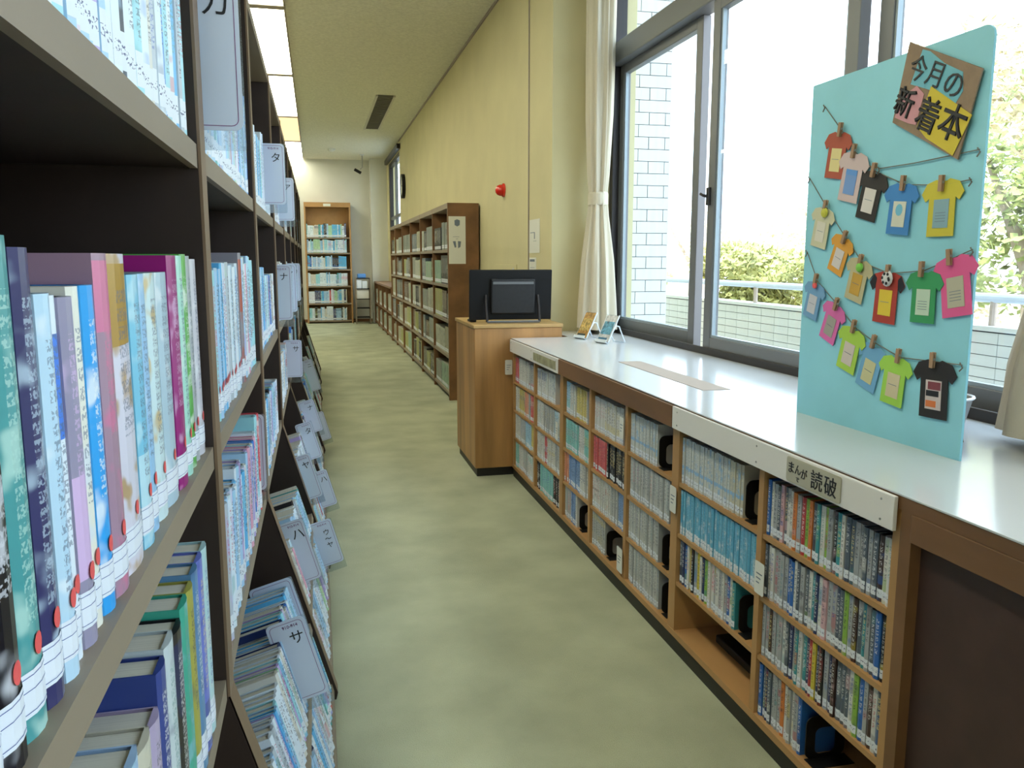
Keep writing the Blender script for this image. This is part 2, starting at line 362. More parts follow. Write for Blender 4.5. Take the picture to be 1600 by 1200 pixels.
# ---------------------------------------------------------------- books
def book_geo(mb, w, d, h, col, col2, ink, prm, detailed=False, pages=True):
    """spine at y=0 facing -y, thickness x, height z"""
    att = ((*col, 1), (*col2, 1), (*ink, 1), prm)
    n = 4 if detailed else 2; bul = min(.004, w*.18)
    pts = [(-w/2 + w*i/n, -bul*(1-(2*i/n-1)**2)) for i in range(n+1)]
    for i in range(n):
        (x0, y0), (x1, y1) = pts[i], pts[i+1]; u0, u1 = i/n, (i+1)/n
        mb.poly([(x0, y0, 0), (x1, y1, 0), (x1, y1, h), (x0, y0, h)], 'book', [(u0, 0), (u1, 0), (u1, 1), (u0, 1)],
                [(x0, 0), (x1, 0), (x1, h), (x0, h)], att)
    o = (-1., -1.); off = [o]*4; m0 = [(0., 0.)]*4
    mb.poly([(-w/2, d, 0), (-w/2, 0, 0), (-w/2, 0, h), (-w/2, d, h)], 'book', off, m0, att)
    mb.poly([(w/2, 0, 0), (w/2, d, 0), (w/2, d, h), (w/2, 0, h)], 'book', off, m0, att)
    c = .0022 if w > .008 else .001; ins = .003
    if pages:
        # cover thickness rims on top, inset page block
        a, b = -w/2+c, w/2-c
        for (x0, x1) in ((-w/2, a), (b, w/2)):
            mb.poly([(x0, 0, h), (x1, 0, h), (x1, d, h), (x0, d, h)], 'book', off, m0, att)
            mb.poly([(x0, d, 0), (x0, d, h), (x1, d, h), (x1, d, 0)], 'book', off, m0, att)
        top = [(a, .003, h)]+[(b, .003, h)]
        mb.poly([(x, y, h) for x, y in pts]+[(b, .003, h), (a, .003, h)], 'book', [o]*(n+3), [(0., 0.)]*(n+3), att)
        mb.poly([(a, .003, h-ins), (b, .003, h-ins), (b, .003, h), (a, .003, h)], 'book', off, m0, att)
        mb.poly([(x, y, 0) for x, y in reversed(pts)]+[(-w/2, d, 0), (w/2, d, 0)], 'book', [o]*(n+3), [(0., 0.)]*(n+3), att)
        if not detailed:
            mb.poly([(a, .003, h-ins), (b, .003, h-ins), (b, d-.003, h-ins), (a, d-.003, h-ins)], 'pages')
            mb.poly([(b, d-.003, 0), (a, d-.003, 0), (a, d-.003, h-ins), (b, d-.003, h-ins)], 'pages')
    else:
        mb.poly([(x, y, h) for x, y in pts]+[(w/2, d, h), (-w/2, d, h)], 'pages')
CNAME = {}
def C_(name, h): CNAME[name] = hx(h); return (name, hx(h))
PAL_LEFT = [C_('white', '#dfe9f2'), C_('off-white', '#d9d6cc'), C_('pale blue', '#a9cdea'), C_('sky blue', '#5fb4e6'), C_('pale cyan', '#9fd8e2'), C_('lavender', '#b9a6d8'),
            C_('pale grey', '#b9c2cb'), C_('navy', '#28386e'), C_('teal', '#3f9c98'), C_('pink', '#e0a0b8'), C_('red', '#c2404a'), C_('black', '#1c1a22'), C_('mid blue', '#3d78c8'), C_('pale green', '#b4d8b0')]
W_LEFT = [26, 8, 20, 8, 9, 4, 8, 1, 1, 2, 1, 1, 3, 2]
PAL_MIX = [C_('white', '#d5d4cf'), C_('light grey', '#a6a9ac'), C_('slate', '#56606c'), C_('dark brown', '#43302c'), C_('black', '#1e1e22'), C_('blue', '#2f66b0'), C_('teal', '#3e8f98'),
           C_('yellow', '#cdbb45'), C_('lime green', '#8ab24a'), C_('red', '#b23c3c'), C_('pale pink', '#d6aeb4'), C_('navy', '#2a3560'), C_('orange', '#cf7a3a')]
W_MIX = [14, 26, 18, 5, 6, 5, 6, 2, 2, 2, 3, 6, 1]
def pick(pal, w): return random.choices(pal, w)[0]
def lum(c): return .3*c[0]+.6*c[1]+.1*c[2]
def style(c, pal):
    ink = (.02, .02, .05) if lum(c) > .25 else (.8, .8, .8)
    if random.random() < .25: ink = random.choice([(.05, .1, .4), (.5, .05, .1), (.1, .3, .3)]) if lum(c) > .25 else (.85, .7, .3)
    c2 = random.choice(pal)[1]; c2 = tuple((a*.5+b*.5) for a, b in zip(c, c2))
    lo = random.random()*.8; hi = lo+random.random()*.3 if random.random() < .5 else lo
    return c2, ink, lo, hi
row_log = []
def place_book(fr, tpos, w, d, h, col, c2, ink, prm, label, cat, group, detailed=False, tilt=0, name='book', dot=True, inset=0.0, small=False):
    m = fr @ Matrix.Translation((tpos, inset, 0)) @ Matrix.Rotation(tilt, 4, 'Y')
    mb = MB(); book_geo(mb, w, d, h, col, c2, ink, prm, detailed)
    o = mb.obj(name); o.matrix_basis = m; tag(o, label, cat, group)
    if detailed:
        p = MB().box((-w/2+.0022, .0035, .002), (w/2-.0022, d-.004, h-.003), 'pages'); q = p.obj('page_block'); q.parent = o
        b = MB(); yb = -min(.004, w*.18)-.0006; ww = w/2*.93
        # call number label wraps the spine near the foot
        pts = [(-w/2-.0003, .006), (-w/2-.0003, 0)] + [(-w/2+w*i/4, -min(.004, w*.18)*(1-(i/2-1)**2)-.0006) for i in range(1, 4)] + [(w/2+.0003, 0), (w/2+.0003, .006)]
        for (x0, y0), (x1, y1) in zip(pts, pts[1:]):
            b.poly([(x0, y0, .014), (x1, y1, .014), (x1, y1, .040), (x0, y0, .040)], 'label')
            for z in (.0165, .029, .037): b.poly([(x0, y0-.0002, z), (x1, y1-.0002, z), (x1, y1-.0002, z+.0005), (x0, y0-.0002, z+.0005)], 'bluline')
        q = b.obj('call_label'); q.parent = o
        if dot:
            b = MB(); r = min(.0058, w*.42)
            b.poly([(r*math.cos(k*math.tau/12), yb+.0+.25*abs(r*math.cos(k*math.tau/12))*.3-.0004, .052+r*1.15*math.sin(k*math.tau/12)) for k in range(12)], 'reddot')
            q = b.obj('dot_sticker'); q.parent = o
    return o
PALB_ = []
def stuff_books(name, label, group, rows):
    """rows: list of (frame, t0, t1, wrange, drange, hrange, pal, weights, flag)"""
    mb = MB()
    for fr, t0, t1, wr, dr, hr, pal, wt, flag in rows:
        t = t0; left = 0
        while t < t1-.02:
            if left <= 0:
                rc = pick(pal, wt)[1]; rs = style(rc, pal); rw = random.uniform(*wr); rh = random.uniform(*hr)
                left = random.choice((4, 6, 9, 12)) if pal is PALB_ else random.choice((1, 1, 2, 4))
            left -= 1; w = rw*random.uniform(.97, 1.03); mb.tr = fr @ Matrix.Translation((t+w/2, random.uniform(0, .008), 0))
            c = rc; c2, ink, lo, hi = rs
            book_geo(mb, w*.97, random.uniform(*dr), rh*random.uniform(.985, 1), c, c2, ink, (random.random(), lo, hi, flag), pages=False); t += w
    o = mb.obj(name); tag(o, label, 'book', group, 'stuff'); return o
def fill(fr, t0, t1, wr, dr, hr, pal, wt, flag, where, cat, group, rev_name='from near end', series=None, detailed=False, steady=None, lean=False, name='book', kindword='book'):
    t = t0; i = 0; base_h = None
    while t < t1-wr[0]:
        i += 1; w = min(random.uniform(*wr), t1-t)
        if w < wr[0]*.6: break
        nm_, c = (series(i) if series else pick(pal, wt)); c2, ink, lo, hi = style(c, pal)
        if series: c2 = tuple(x*.9 for x in c); lo, hi = (.30, .45) if len(nm_) else (0, 0)
        if base_h is None or random.random() < .25: base_h = random.uniform(*hr)
        h = base_h*random.uniform(.985, 1.0)
        if series == S_BLUEBAND: c2, ink, lo, hi = hx('#8fb6d8'), hx('#8898a8'), .33, .40
        if series == S_SKY: c2, ink, lo, hi = hx('#c9d6dc'), hx('#4a88a8'), .0, .19
        place_book(fr, t+w/2, w*.965, random.uniform(*dr), h, c, c2, ink, (random.random(), lo, hi, flag),
                   '%s %s, %s %s, %s' % (nm_, kindword, ordn(i), rev_name, where), cat, group, detailed, inset=random.uniform(0, .006), name=name)
        t += w
    return t
S_BLUEBAND = lambda i: ('white', hx('#c9cbc8')) if i < 22 else ('pale beige', hx('#c4bfae')) if i < 27 else ('yellow', hx('#c8a843'))
S_SKY = lambda i: ('sky blue', hx('#62a9c9')) if i % 2 else ('light blue', hx('#76b4d0'))
S_GREY = lambda i: ('white', hx('#c2c3c0')) if i % 3 else ('pale grey', hx('#a9acad'))

# ---------------------------------------------------------------- left bookcases
U0 = 1.22; PIT = 1.04; UT = .05; FX = -.15
ZA, ZB, ZC = 1.405, .985, .628
hv = Vector((-.17, 0, .60)).normalized(); dv = Vector((-hv.z, 0, hv.x))      # up along the slope, and in
def slope_x(z): return FX + .17*(.60-z)/.60
bay_word = ['nearest', 'second', 'third', 'fourth', 'fifth', 'sixth', 'seventh', 'eighth', 'ninth']
def upright(y0, parent):
    prof = [(-.50, 0), (.015, 0), (.02, .02), (FX, .60), (FX, 1.93), (-.50, 1.93)]
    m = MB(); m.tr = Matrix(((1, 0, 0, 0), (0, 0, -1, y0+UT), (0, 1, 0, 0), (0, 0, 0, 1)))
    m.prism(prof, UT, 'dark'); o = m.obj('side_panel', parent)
    e = MB(); e.box((FX-.001, y0-.0005, .60), (FX+.003, y0+UT+.0005, 1.93), 'edge')
    e.poly([(.0205, y0, .02), (.0205, y0+UT, .02), (FX+.003, y0+UT, .60), (FX+.003, y0, .60)], 'edge'); e.obj('edge_strip', o)
for k in range(9):
    y0 = U0+PIT*(k-1)+UT; y1 = U0+PIT*k
    t = thing('bookcase', 'tall dark brown bookcase with flared base, %s bay of the left wall row' % bay_word[k], 'bookcase', (-.3, y0, 0), 'bookcases along the left side')
    if k == 0: upright(y0-UT, t)
    upright(y1, t)
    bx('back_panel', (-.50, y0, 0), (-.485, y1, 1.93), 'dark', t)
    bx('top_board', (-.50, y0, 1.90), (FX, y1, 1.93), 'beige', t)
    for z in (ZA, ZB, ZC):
        s = MB().box((-.485, y0+.001, z-.008), (FX-.002, y1-.001, z), 'beige').box((FX-.012, y0+.001, z-.032), (FX-.002, y1-.001, z-.008), 'beige').box((-.485, y0+.001, z-.031), (FX-.012, y1-.001, z-.008), 'dark').obj('shelf_board', t)  # dark lower layer paints the shade beneath each beige shelf
    for z in (.24, .05):
        m = MB(); m.tr = frame((slope_x(z), 0, z), (0, 1, 0), dv, hv)
        m.box((y0+.001, .002, -.022), (y1-.001, .24 if z > .1 else .26, 0), 'beige'); m.obj('sloping_shelf', t)
    bx('kick_board', (-.02, y0, 0), (-.005, y1, .03), 'dark', t)
def fr_up(z, inset=.012): return frame((FX-inset, 0, z), (0, 1, 0), (-1, 0, 0), (0, 0, 1))
def fr_sl(z, inset=.004): return frame(Vector((slope_x(z), 0, z))+dv*inset, (0, 1, 0), dv, hv)
ROWS = {'A': (fr_up(ZA), 'row above head height'), 'B': (fr_up(ZB), 'eye-level row'), 'C': (fr_up(ZC, .006), 'waist-level row'), 'D': (fr_sl(.24), 'upper sloping row'), 'E': (fr_sl(.05), 'lowest sloping row')}
def bay(k): return U0+PIT*(k-1)+UT+.004, U0+PIT*k-.004
# hand-laid nearest row
b0 = [(.330, .385, '#c9a24a', '#e8d9a8', .238, 'ochre'), (.386, .432, '#e4e6ea', '#a9c2dd', .25, 'white'), (.433, .468, '#16141c', '#d8d8e0', .262, 'black'),
      (.469, .504, '#4d9a9c', '#b6dcd2', .278, 'teal'), (.505, .536, '#3b3a66', '#b4c6d8', .272, 'indigo'), (.537, .563, '#bfdcf0', '#e8f1f8', .245, 'pale blue'),
      (.564, .583, '#e4edf6', '#3f7de0', .243, 'white and blue'), (.584, .613, '#9a93ac', '#d8b8e0', .241, 'grey lavender'), (.614, .639, '#ece9dc', '#dfe6ee', .247, 'cream'),
      (.640, .671, '#35a3ec', '#eef4fa', .247, 'bright blue'), (.672, .716, '#a9889c', '#d87aa0', .270, 'mauve'), (.717, .784, '#dcd8e6', '#b28a34', .270, 'white and ochre'),
      (.785, .829, '#7cc4e0', '#bfe2ee', .252, 'cyan'), (.830, .869, '#9cc6e8', '#d6e6f4', .252, 'light blue'), (.870, .918, '#cfe4e8', '#c9a860', .252, 'pale cyan'),
      (.919, .987, '#b4ccda', '#dfe8ee', .252, 'grey-blue'), (.988, 1.050, '#9c1678', '#d8a8d0', .270, 'magenta'), (1.051, 1.090, '#a8dccc', '#e4f0ea', .270, 'mint'),
      (1.091, 1.128, '#5fae52', '#dfeadf', .272, 'green'), (1.129, 1.165, '#a8aeb2', '#d8d8dc', .270, 'grey'), (1.166, 1.212, '#c9c6cf', '#e6e6ea', .266, 'pale grey')]
bands = {9: (.0, .0), 6: (.62, .9), 10: (.78, .98), 11: (.72, .97), 7: (.2, .5), 3: (.0, .0), 12: (.05, .35)}
for i, (a, b, c, c2, h, nmx) in enumerate(b0):
    lo, hi = bands.get(i, (.9, .9)); c = hx(c); c2 = hx(c2)
    ink = c2 if lum(c) < .35 else hx('#5a6a86')
    if nmx == 'magenta': ink = hx('#e6c4e0')
    place_book(ROWS['B'][0], (a+b)/2, (b-a)*.97, .19, h, c, c2, ink, (random.random(), lo, hi, 0),
               '%s spined picture book, %s from the left in the nearest eye-level row' % (nmx, ordn(i+1)), 'book', 'books in the nearest left bookcase', True, inset=random.uniform(0, .004))
GL = 'books in the left bookcases'
def L(k, r, wr, dr, hr, t0=None, t1=None, det=False, pal=PAL_LEFT, wt=W_LEFT, word='hardback'):
    a, b = bay(k)
    return fill(ROWS[r][0], t0 or a, t1 or b, wr, dr, hr, pal, wt, 1, ROWS[r][1]+', '+bay_word[k]+' left bay', 'book', GL, 'from near end', detailed=det, kindword=word)
L(0, 'A', (.014, .028), (.15, .18), (.25, .29), t0=.50, word='tall book')
# row C nearest: wide hardbacks seen from above
c0 = [('white', '#cfd6d2'), ('pale grey', '#c6c6c0'), ('black', '#24242a'), ('white', '#d8e0e0'), ('pale green', '#a8c0b8'), ('beige', '#b8b09c'), ('pale blue', '#a6c4e4'), ('cream', '#cfc8b4'), ('lavender', '#b3a2c0'), ('navy', '#33458c'), ('white', '#c8d2d4'),
      ('black', '#202024'), ('jade green', '#3fa890'), ('olive yellow', '#a8a44c'), ('steel blue', '#5a88b0'), ('violet blue', '#6f7ccc'), ('pale cyan', '#b4d4d8')]
tt = .36
for i, (n_, c) in enumerate(c0):
    w = random.uniform(.038, .052); c = hx(c); c2, ink, lo, hi = style(c, PAL_LEFT)
    place_book(ROWS['C'][0], tt+w/2, w*.96, .19, random.uniform(.235, .255) - (.02 if i < 9 else 0), c, c2, ink, (random.random(), lo, hi, 1),
               '%s thick hardback, %s from the left on the lower shelf of the nearest bay' % (n_, ordn(i+1)), 'book', GL, True, dot=False); tt += w
L(1, 'A', (.016, .03), (.15, .18), (.20, .27))
L(1, 'B', (.018, .036), (.15, .19), (.235, .265), t1=1.86, det=True)
place_book(ROWS['B'][0], 1.885, .045, .19, .28, hx('#8f8a94'), hx('#b0442e'), hx('#c05a40'), (.4, .55, .95, 1), 'grey book with rust-red patterned spine in the second bay eye-level row', 'book', GL, True)
a, b = bay(1)
fill(ROWS['B'][0], 1.91, b, (.018, .032), (.15, .19), (.255, .28), PAL_LEFT, W_LEFT, 1, 'beyond the rust-red spine, second left bay', 'book', GL, 'from near end', kindword='hardback')
L(1, 'C', (.015, .030), (.16, .19), (.20, .25), t1=2.08)
place_book(ROWS['C'][0], 2.10, .024, .19, .245, hx('#d84a58'), hx('#e8e0e0'), (.8, .8, .8), (.2, .02, .3, 0), 'bright red hardback at the far end of the waist-level row, second bay', 'book', GL, True, dot=False)
L(1, 'D', (.013, .026), (.13, .15), (.175, .205), t1=2.10)
L(1, 'E', (.014, .030), (.13, .16), (.15, .19))
L(2, 'A', (.018, .034), (.15, .18), (.22, .27)); L(2, 'B', (.020, .036), (.15, .18), (.21, .25)); L(2, 'C', (.020, .036), (.15, .18), (.19, .22), t1=3.1)
rows = []
for k in range(2, 9):
    for r in 'ABCDE':
        if k == 2 and r in 'ABC': continue
        a, b = bay(k); gap = random.uniform(0, .16)
        hr = {'A': (.21, .28), 'B': (.2, .26), 'C': (.18, .23), 'D': (.16, .20), 'E': (.14, .19)}[r]
        rows.append((ROWS[r][0], a, b-gap, (.014, .032), (.14, .17), hr, PAL_LEFT, W_LEFT, 1))
stuff_books('book', 'remaining pale-spined books filling the farther left bookcases', GL, rows)

# ---------------------------------------------------------------- index cards with kana sticking out of the rows
def rrect(w, h, r, n=4, x0=0, y0=0):
    P = []
    for cx, cy, a0 in ((w-r, r, -90), (w-r, h-r, 0), (r, h-r, 90), (r, r, 180)):
        for i in range(n+1):
            a = math.radians(a0+90*i/n); P.append((x0+cx+r*math.cos(a), y0+cy+r*math.sin(a)))
    return P
def index_card(row, y, kana, label, w=.09, h=.215, out=.06, tint='card', num=True, size=.034, skirt=.028):
    fr = ROWS[row][0]
    # card plane: local x = outwards, local y = up, normal faces the viewer (-Y)
    d = -(fr.col[1].xyz); u = fr.col[2].xyz; nrm = d.cross(u)
    O = fr.col[3].xyz + Vector((0, y, 0)) + d*(out-w+.012) + u*.002
    m = frame(O, d, u, nrm)
    t = thing('index_card', label, 'sign', mat=m, group='kana index cards on the left bookcases')
    p = MB(); p.tr = m; p.prism(rrect(w, h, .012, 4, 0, skirt), .0015, tint); p.obj('card_face', t)
    p = MB(); p.tr = m; p.prism(rrect(w+.003, h+skirt, .004, 2, 0, 0), .001, 'acrylic', base=-.0016); p.obj('acrylic_holder', t)
    # printed purple outline
    o = rrect(w-.012, h-.012, .010, 4, .006, skirt+.006); i = rrect(w-.0142, h-.0142, .009, 4, .0071, skirt+.0071)
    p = MB(); p.tr = m; n = len(o)
    for a in range(n):
        b = (a+1) % n; p.poly([(o[a][0], o[a][1], .0019), (o[b][0], o[b][1], .0019), (i[b][0], i[b][1], .0019), (i[a][0], i[a][1], .0019)], 'purple')
    p.obj('printed_outline', t)
    if kana:
        vert = kana if len(kana) == 1 else '\n'.join(kana)
        writing('lettering', vert, size, 'ink', t, m @ Matrix.Translation((w*.68, skirt+h-.045-(.0 if len(kana) == 1 else .03), .0018)))
        if num: writing('number_print', '910-914', .0105, 'purple', t, m @ Matrix.Translation((w*.60, skirt+h-.016, .0018)))
    return t
index_card('A', 1.295, 'カ', 'large white index card lettered カ at the top of the second bay', h=.222, size=.046, w=.10, out=.055)
index_card('A', 2.95, 'タ', 'white index card lettered タ sticking out of the top row', h=.20)
index_card('A', 4.15, 'ア', 'white index card lettered ア, farthest of the top row', h=.20)
index_card('B', 3.38, 'ナ', 'pale blue-white index card lettered ナ in the eye-level row', out=.055)
index_card('B', 3.90, 'ア', 'index card lettered ア just behind the ナ card', out=.062)
index_card('B', 4.95, 'カ', 'index card lettered カ, farthest of the eye-level row', out=.06)
index_card('C', 4.30, 'サ', 'white index card lettered サ in the distant waist-level row', h=.19, out=.06)
index_card('C', 2.17, '', 'blank grey index divider behind the red hardback', w=.12, h=.20, out=.0, num=False)
index_card('D', 1.79, 'サ', 'nearest sloping index card, lettered サ, low on the left', h=.195, w=.085, out=.048)
index_card('D', 2.12, '', 'blank grey index divider at the far end of the second bay sloping row', w=.11, h=.17, out=.002, num=False)
index_card('D', 2.50, 'ハ', 'sloping index card lettered ハ with bluish tint behind サ', size=.04, h=.20, w=.08, out=.036)
index_card('D', 3.40, 'ヤ', 'sloping index card lettered ヤ in the fourth bay', out=.047, w=.08, h=.19)
index_card('D', 4.10, 'タ', 'sloping index card lettered タ beyond the ヤ card', w=.08, h=.19, out=.05)
index_card('D', 4.75, 'ナ', 'small distant sloping index card lettered ナ', h=.19)
index_card('E', 3.12, 'ウ〜ヤ', 'low index card with three stacked kana leaning into the aisle', size=.026, h=.18, w=.095, out=.066)
index_card('E', 3.90, 'ハ', 'low index card lettered ハ nearest the aisle carpet', h=.18, w=.08)
index_card('E', 5.40, '', 'blank white low index card beyond the lowest ハ card', h=.19, num=False)
index_card('D', 6.3, 'ニ', 'grey distant index card lettered ニ', h=.24, w=.09)

# ---------------------------------------------------------------- window-side low cases and worktop
RX = 1.08; TOPZ = .808
ct = MB(); OUT = [(1.072, .2), (1.79, .2), (1.79, 4.94), (1.415, 4.94), (1.415, 4.56), (1.072, 4.56)]
ct.prism(OUT, .004, 'top', base=TOPZ-.004)
top = ct.obj('countertop', bevel=.001); tag(top, 'long glossy white laminate countertop running under the windows', 'countertop')
ct = MB(); ct.prism([(x+(.002 if x < 1.1 else 0), y) for x, y in OUT], .026, 'brown', base=TOPZ-.0302); ct.obj('core_board', top)['label'] = 'brown core under the laminate'
DZ = [.072, .237, .397, .562]
def low_case(y0, y1, divs, white, label):
    """y0 near end, y1 far end"""
    t = thing('low_bookcase', label, 'bookcase', (RX, y0, 0), 'low bookcases under the window counter')
    bx('back_panel', (1.36, y0, .05), (1.375, y1, TOPZ-.032), 'redbrown', t)
    bx('kick_board', (RX+.004, y0, 0), (1.36, y1, .052), 'black', t)
    for y in divs:
        bx('upright', (RX, y-.012, .072), (1.36, y+.012, TOPZ-.032), 'honey', t)
    bx('base_board', (RX-.002, y0, .052), (1.36, y1, .072), 'honey', t)
    for a, b in zip(divs, divs[1:]):
        for z in DZ[1:]: bx('shelf_board', (RX+.003, a+.012, z-.013), (1.36, b-.012, z), 'honey', t)
    bx('fascia', (RX-.018, y0+(0 if not white else .004), .733), (RX-.0085, y1-(.004 if white else 0), TOPZ-.006), 'fascia' if white else 'brown', t, .0015, label='white front rail' if white else None)
    if white:
        m = MB()
        for y in (y0+.04, (y0+y1)/2, y1-.04):
            for z in (.747, .788):
                m.tr = frame((RX-.0185, y, z), (0, -1, 0), (0, 0, 1), (-1, 0, 0)); m.lathe([(.0025, -.001), (.0025, .001), (.001, .0015)], 'steel', 8)
        m.obj('screw', t)['kind'] = 'stuff'
    return t
low_case(1.31, 2.335, [1.322, 1.822, 2.323], True, 'low wooden bookcase with white rail and sign, nearest the blue board')
low_case(2.335, 3.58, [2.347, 2.762, 3.172, 3.568], False, 'low wooden bookcase with plain brown rail between the two white-railed ones')
cA = low_case(3.58, 4.555, [3.592, 4.07, 4.543], True, 'low wooden bookcase with white rail beside the oak podium')
# dark panelled cabinet nearest the camera
t = thing('counter_cabinet', 'dark brown closed cabinet end under the counter at the right edge', 'cabinet', (RX, .2, 0))
bx('frame_stile', (RX-.004, 1.278, .0), (1.36, 1.309, TOPZ-.031), 'brown', t)
bx('top_rail', (RX-.0078, .2, .722), (RX+.03, 1.278, TOPZ-.031), 'brown', t, .002)
bx('recessed_panel', (RX+.02, .2, .0), (1.34, 1.278, .722), 'redbrown', t)
def fr_r(z, y, inset=.006): return frame((RX+.004+inset, y, z), (0, -1, 0), (1, 0, 0), (0, 0, 1))
GR = 'pocket paperbacks in the window-side cases'
def R_(ya, yb, r, wr, hr, pal, wt, where, series=None, frac=1.0):
    """ya far (left in the photo), yb near"""
    Lh = (ya-yb)*frac
    fill(fr_r(DZ[r], ya), .001, Lh, wr, (.100, .112), hr, pal, wt, 1, where, 'book', GR, 'from left', series=series, name='paperback', kindword='paperback')
    return ya-Lh
cl, cr = 'left half of signed case', 'right half of signed case'
rn = ['bottom row', 'third row', 'second row', 'top row']
a, b = 2.31, 1.834
e1 = R_(a, b, 3, (.0135, .015), (.143, .147), PAL_MIX, W_MIX, rn[3]+', '+cl, S_BLUEBAND, .80)
e2 = R_(a, b, 2, (.0140, .0155), (.142, .145), PAL_MIX, W_MIX, rn[2]+', '+cl, S_SKY, .97)
PW = [30, 14, 5, 2, 8, 5, 2, 1, 1, 1, 1, 3, 0]
e3 = R_(a, b, 1, (.012, .022), (.135, .143), PAL_MIX, PW, rn[1]+', '+cl, None, .78)
a2, b2 = 1.810, 1.334
for r in (3, 2, 1): R_(a2, b2, r, (.012, .0175), (.138, .146), PAL_MIX, W_MIX, rn[r]+', '+cr, None, .985)
e4 = R_(a2, b2, 0, (.012, .0175), (.138, .146), PAL_MIX, W_MIX, rn[0]+', '+cr, None, .42)
# section B (brown rail), three bays, and section A
PB = [('white', '#cfcfcb', 26), ('pale grey', '#b2b4b4', 16), ('blue', '#7f9cc8', 3), ('red', '#cc6464', 3), ('yellow', '#cfc07a', 3), ('pale blue', '#a9cbe0', 5), ('orange', '#d89a7c', 2), ('teal', '#8cc6c2', 2), ('black', '#26262c', 2), ('navy', '#33508c', 1)]
PALB = PALB_; PALB += [C_(n, h) for n, h, w in PB]; WB = [w for n, h, w in PB]
bw = 'near bay of brown-railed case'
e5 = R_(2.750, 2.360, 3, (.012, .016), (.142, .146), PALB, WB, rn[3]+', '+bw, S_BLUEBAND, .62)
R_(2.750, 2.360, 2, (.012, .018), (.142, .146), PALB, WB, rn[2]+', '+bw, S_GREY, .93)
e6 = R_(2.750, 2.360, 1, (.012, .018), (.142, .146), PALB, WB, rn[1]+', '+bw, S_GREY, .72)
e7 = R_(2.750, 2.360, 0, (.012, .018), (.142, .146), PALB, WB, rn[0]+', '+bw, S_GREY, .74)
rows = []
fr3 = [1, .97, 1, .42]; fr2 = [1, 1, 1, .56]
for r in range(4):
    f3, f2 = (fr3[3], 1, 1, .86)[r], (fr2[3], 1, 1, 1)[r]
    rows.append((fr_r(DZ[r], 3.160), .001, (3.160-2.774)*f3, (.012, .02), (.10, .11), (.138, .146), PALB, WB, 1))
    rows.append((fr_r(DZ[r], 3.556), .001, (3.556-3.184)*f2, (.012, .02), (.10, .11), (.138, .146), PALB, WB, 1))
    rows.append((fr_r(DZ[r], 4.058), .001, .454*(.75 if r == 3 else 1), (.012, .02), (.10, .11), (.138, .146), PALB, WB, 1))
    rows.append((fr_r(DZ[r], 4.531), .001, .449, (.012, .02), (.10, .11), (.138, .146), PALB, WB, 1))
stuff_books('paperback', 'remaining pale paperbacks packed in the farther window-side cases', GR, rows)
# bookends
def bookend(y, z, label):
    m = MB(); t = thing('bookend', label, 'bookend', (RX+.07, y, z), 'black metal bookends in the window-side cases')
    # arch-shaped upright with an opening, standing across the shelf
    o = rrect(.105, .108, .020, 5); i = rrect(.055, .068, .016, 5, .025, .010); n = len(o)
    m.tr = frame((RX+.012, y-.004, z+.001), (1, 0, 0), (0, 0, 1), (0, -1, 0))
    for q in range(n):
        p = (q+1) % n
        m.poly([(*o[q], 0.), (*o[p], 0.), (*i[p], 0.), (*i[q], 0.)], 'blackplastic'); m.poly([(*o[q], .003), (*i[q], .003), (*i[p], .003), (*o[p], .003)][::1], 'blackplastic')
        m.poly([(*o[q], 0.), (*o[q], .003), (*o[p], .003), (*o[p], 0.)], 'blackplastic'); m.poly([(*i[q], 0.), (*i[p], 0.), (*i[p], .003), (*i[q], .003)], 'blackplastic')
    m.obj('upright_plate', t)
    bx('foot_plate', (RX+.012, y-.045, z), (RX+.12, y-.004, z+.002), 'blackplastic', t)
bookend(e1-.006, DZ[3], 'black bookend at the right end of the top row, left half of the signed case')
bookend(e3-.006, DZ[1], 'black bookend closing the third row, left half of the signed case')
bookend(e4-.010, DZ[0], 'black bookend in the dark bottom row of the signed case')
bookend(e5-.012, DZ[3], 'black bookend with open arch in the top row, near bay of the brown-railed case')
bookend(e6-.020, DZ[1], 'black bookend in the third row, near bay of the brown-railed case')
bookend(e7-.02, DZ[0], 'black bookend in the bottom row, near bay of the brown-railed case')
bookend(3.160-.386*.42-.012, DZ[0], 'black bookend standing mid-shelf above the lowest white index card')
bookend(3.556-.372*.56-.012, DZ[0], 'black bookend in the bottom row, farthest bay of the brown-railed case')
tr = MB().box((RX+.09, 1.85, .0745), (RX+.25, 2.20, .10), 'blackplastic').obj('storage_tray', bevel=.004); tag(tr, 'flat dark tray lying in the empty bottom row of the signed case', 'tray')
# little white cards hanging from the cases
def shelf_tag(y, z, label, w=.05, h=.075, x=RX-.004, side=False):
    m = frame((x-.003, y, z), (0, -1, 0), (0, 0, 1), (-1, 0, 0)) if not side else frame((x-w/2-.001, y, z), (1, 0, 0), (0, 0, 1), (0, -1, 0))
    t = thing('shelf_tag', label, 'sign', mat=m, group='small white cards on the window-side cases')
    p = MB(); p.tr = m; p.prism(rrect(w, h, .006, 3, -w/2, 0), .0012, 'paper'); p.obj('card_face', t)
    q = MB(); q.tr = m
    for k in range(3): q.box((-w*.3, h*.62-k*.012, .0013), (w*.3-.006*k, h*.62-k*.012+.003, .0017), 'greyprint')
    q.obj('small_print', t)
shelf_tag(4.545, .60, 'small white card sticking out beside the podium at the far case end', .042, .085, side=True)
shelf_tag(2.785, .088, 'white card on the lowest shelf of the brown-railed case', .055, .095)
shelf_tag(2.33, .46, 'white card on the post left of the sky-blue paperbacks', .045, .085)
shelf_tag(1.80, .405, 'white card at the left end of the mixed paperbacks, second row', .045, .085)
shelf_tag(2.79, .60, 'white card hanging at the top of the brown-railed case middle bay', .04, .08)
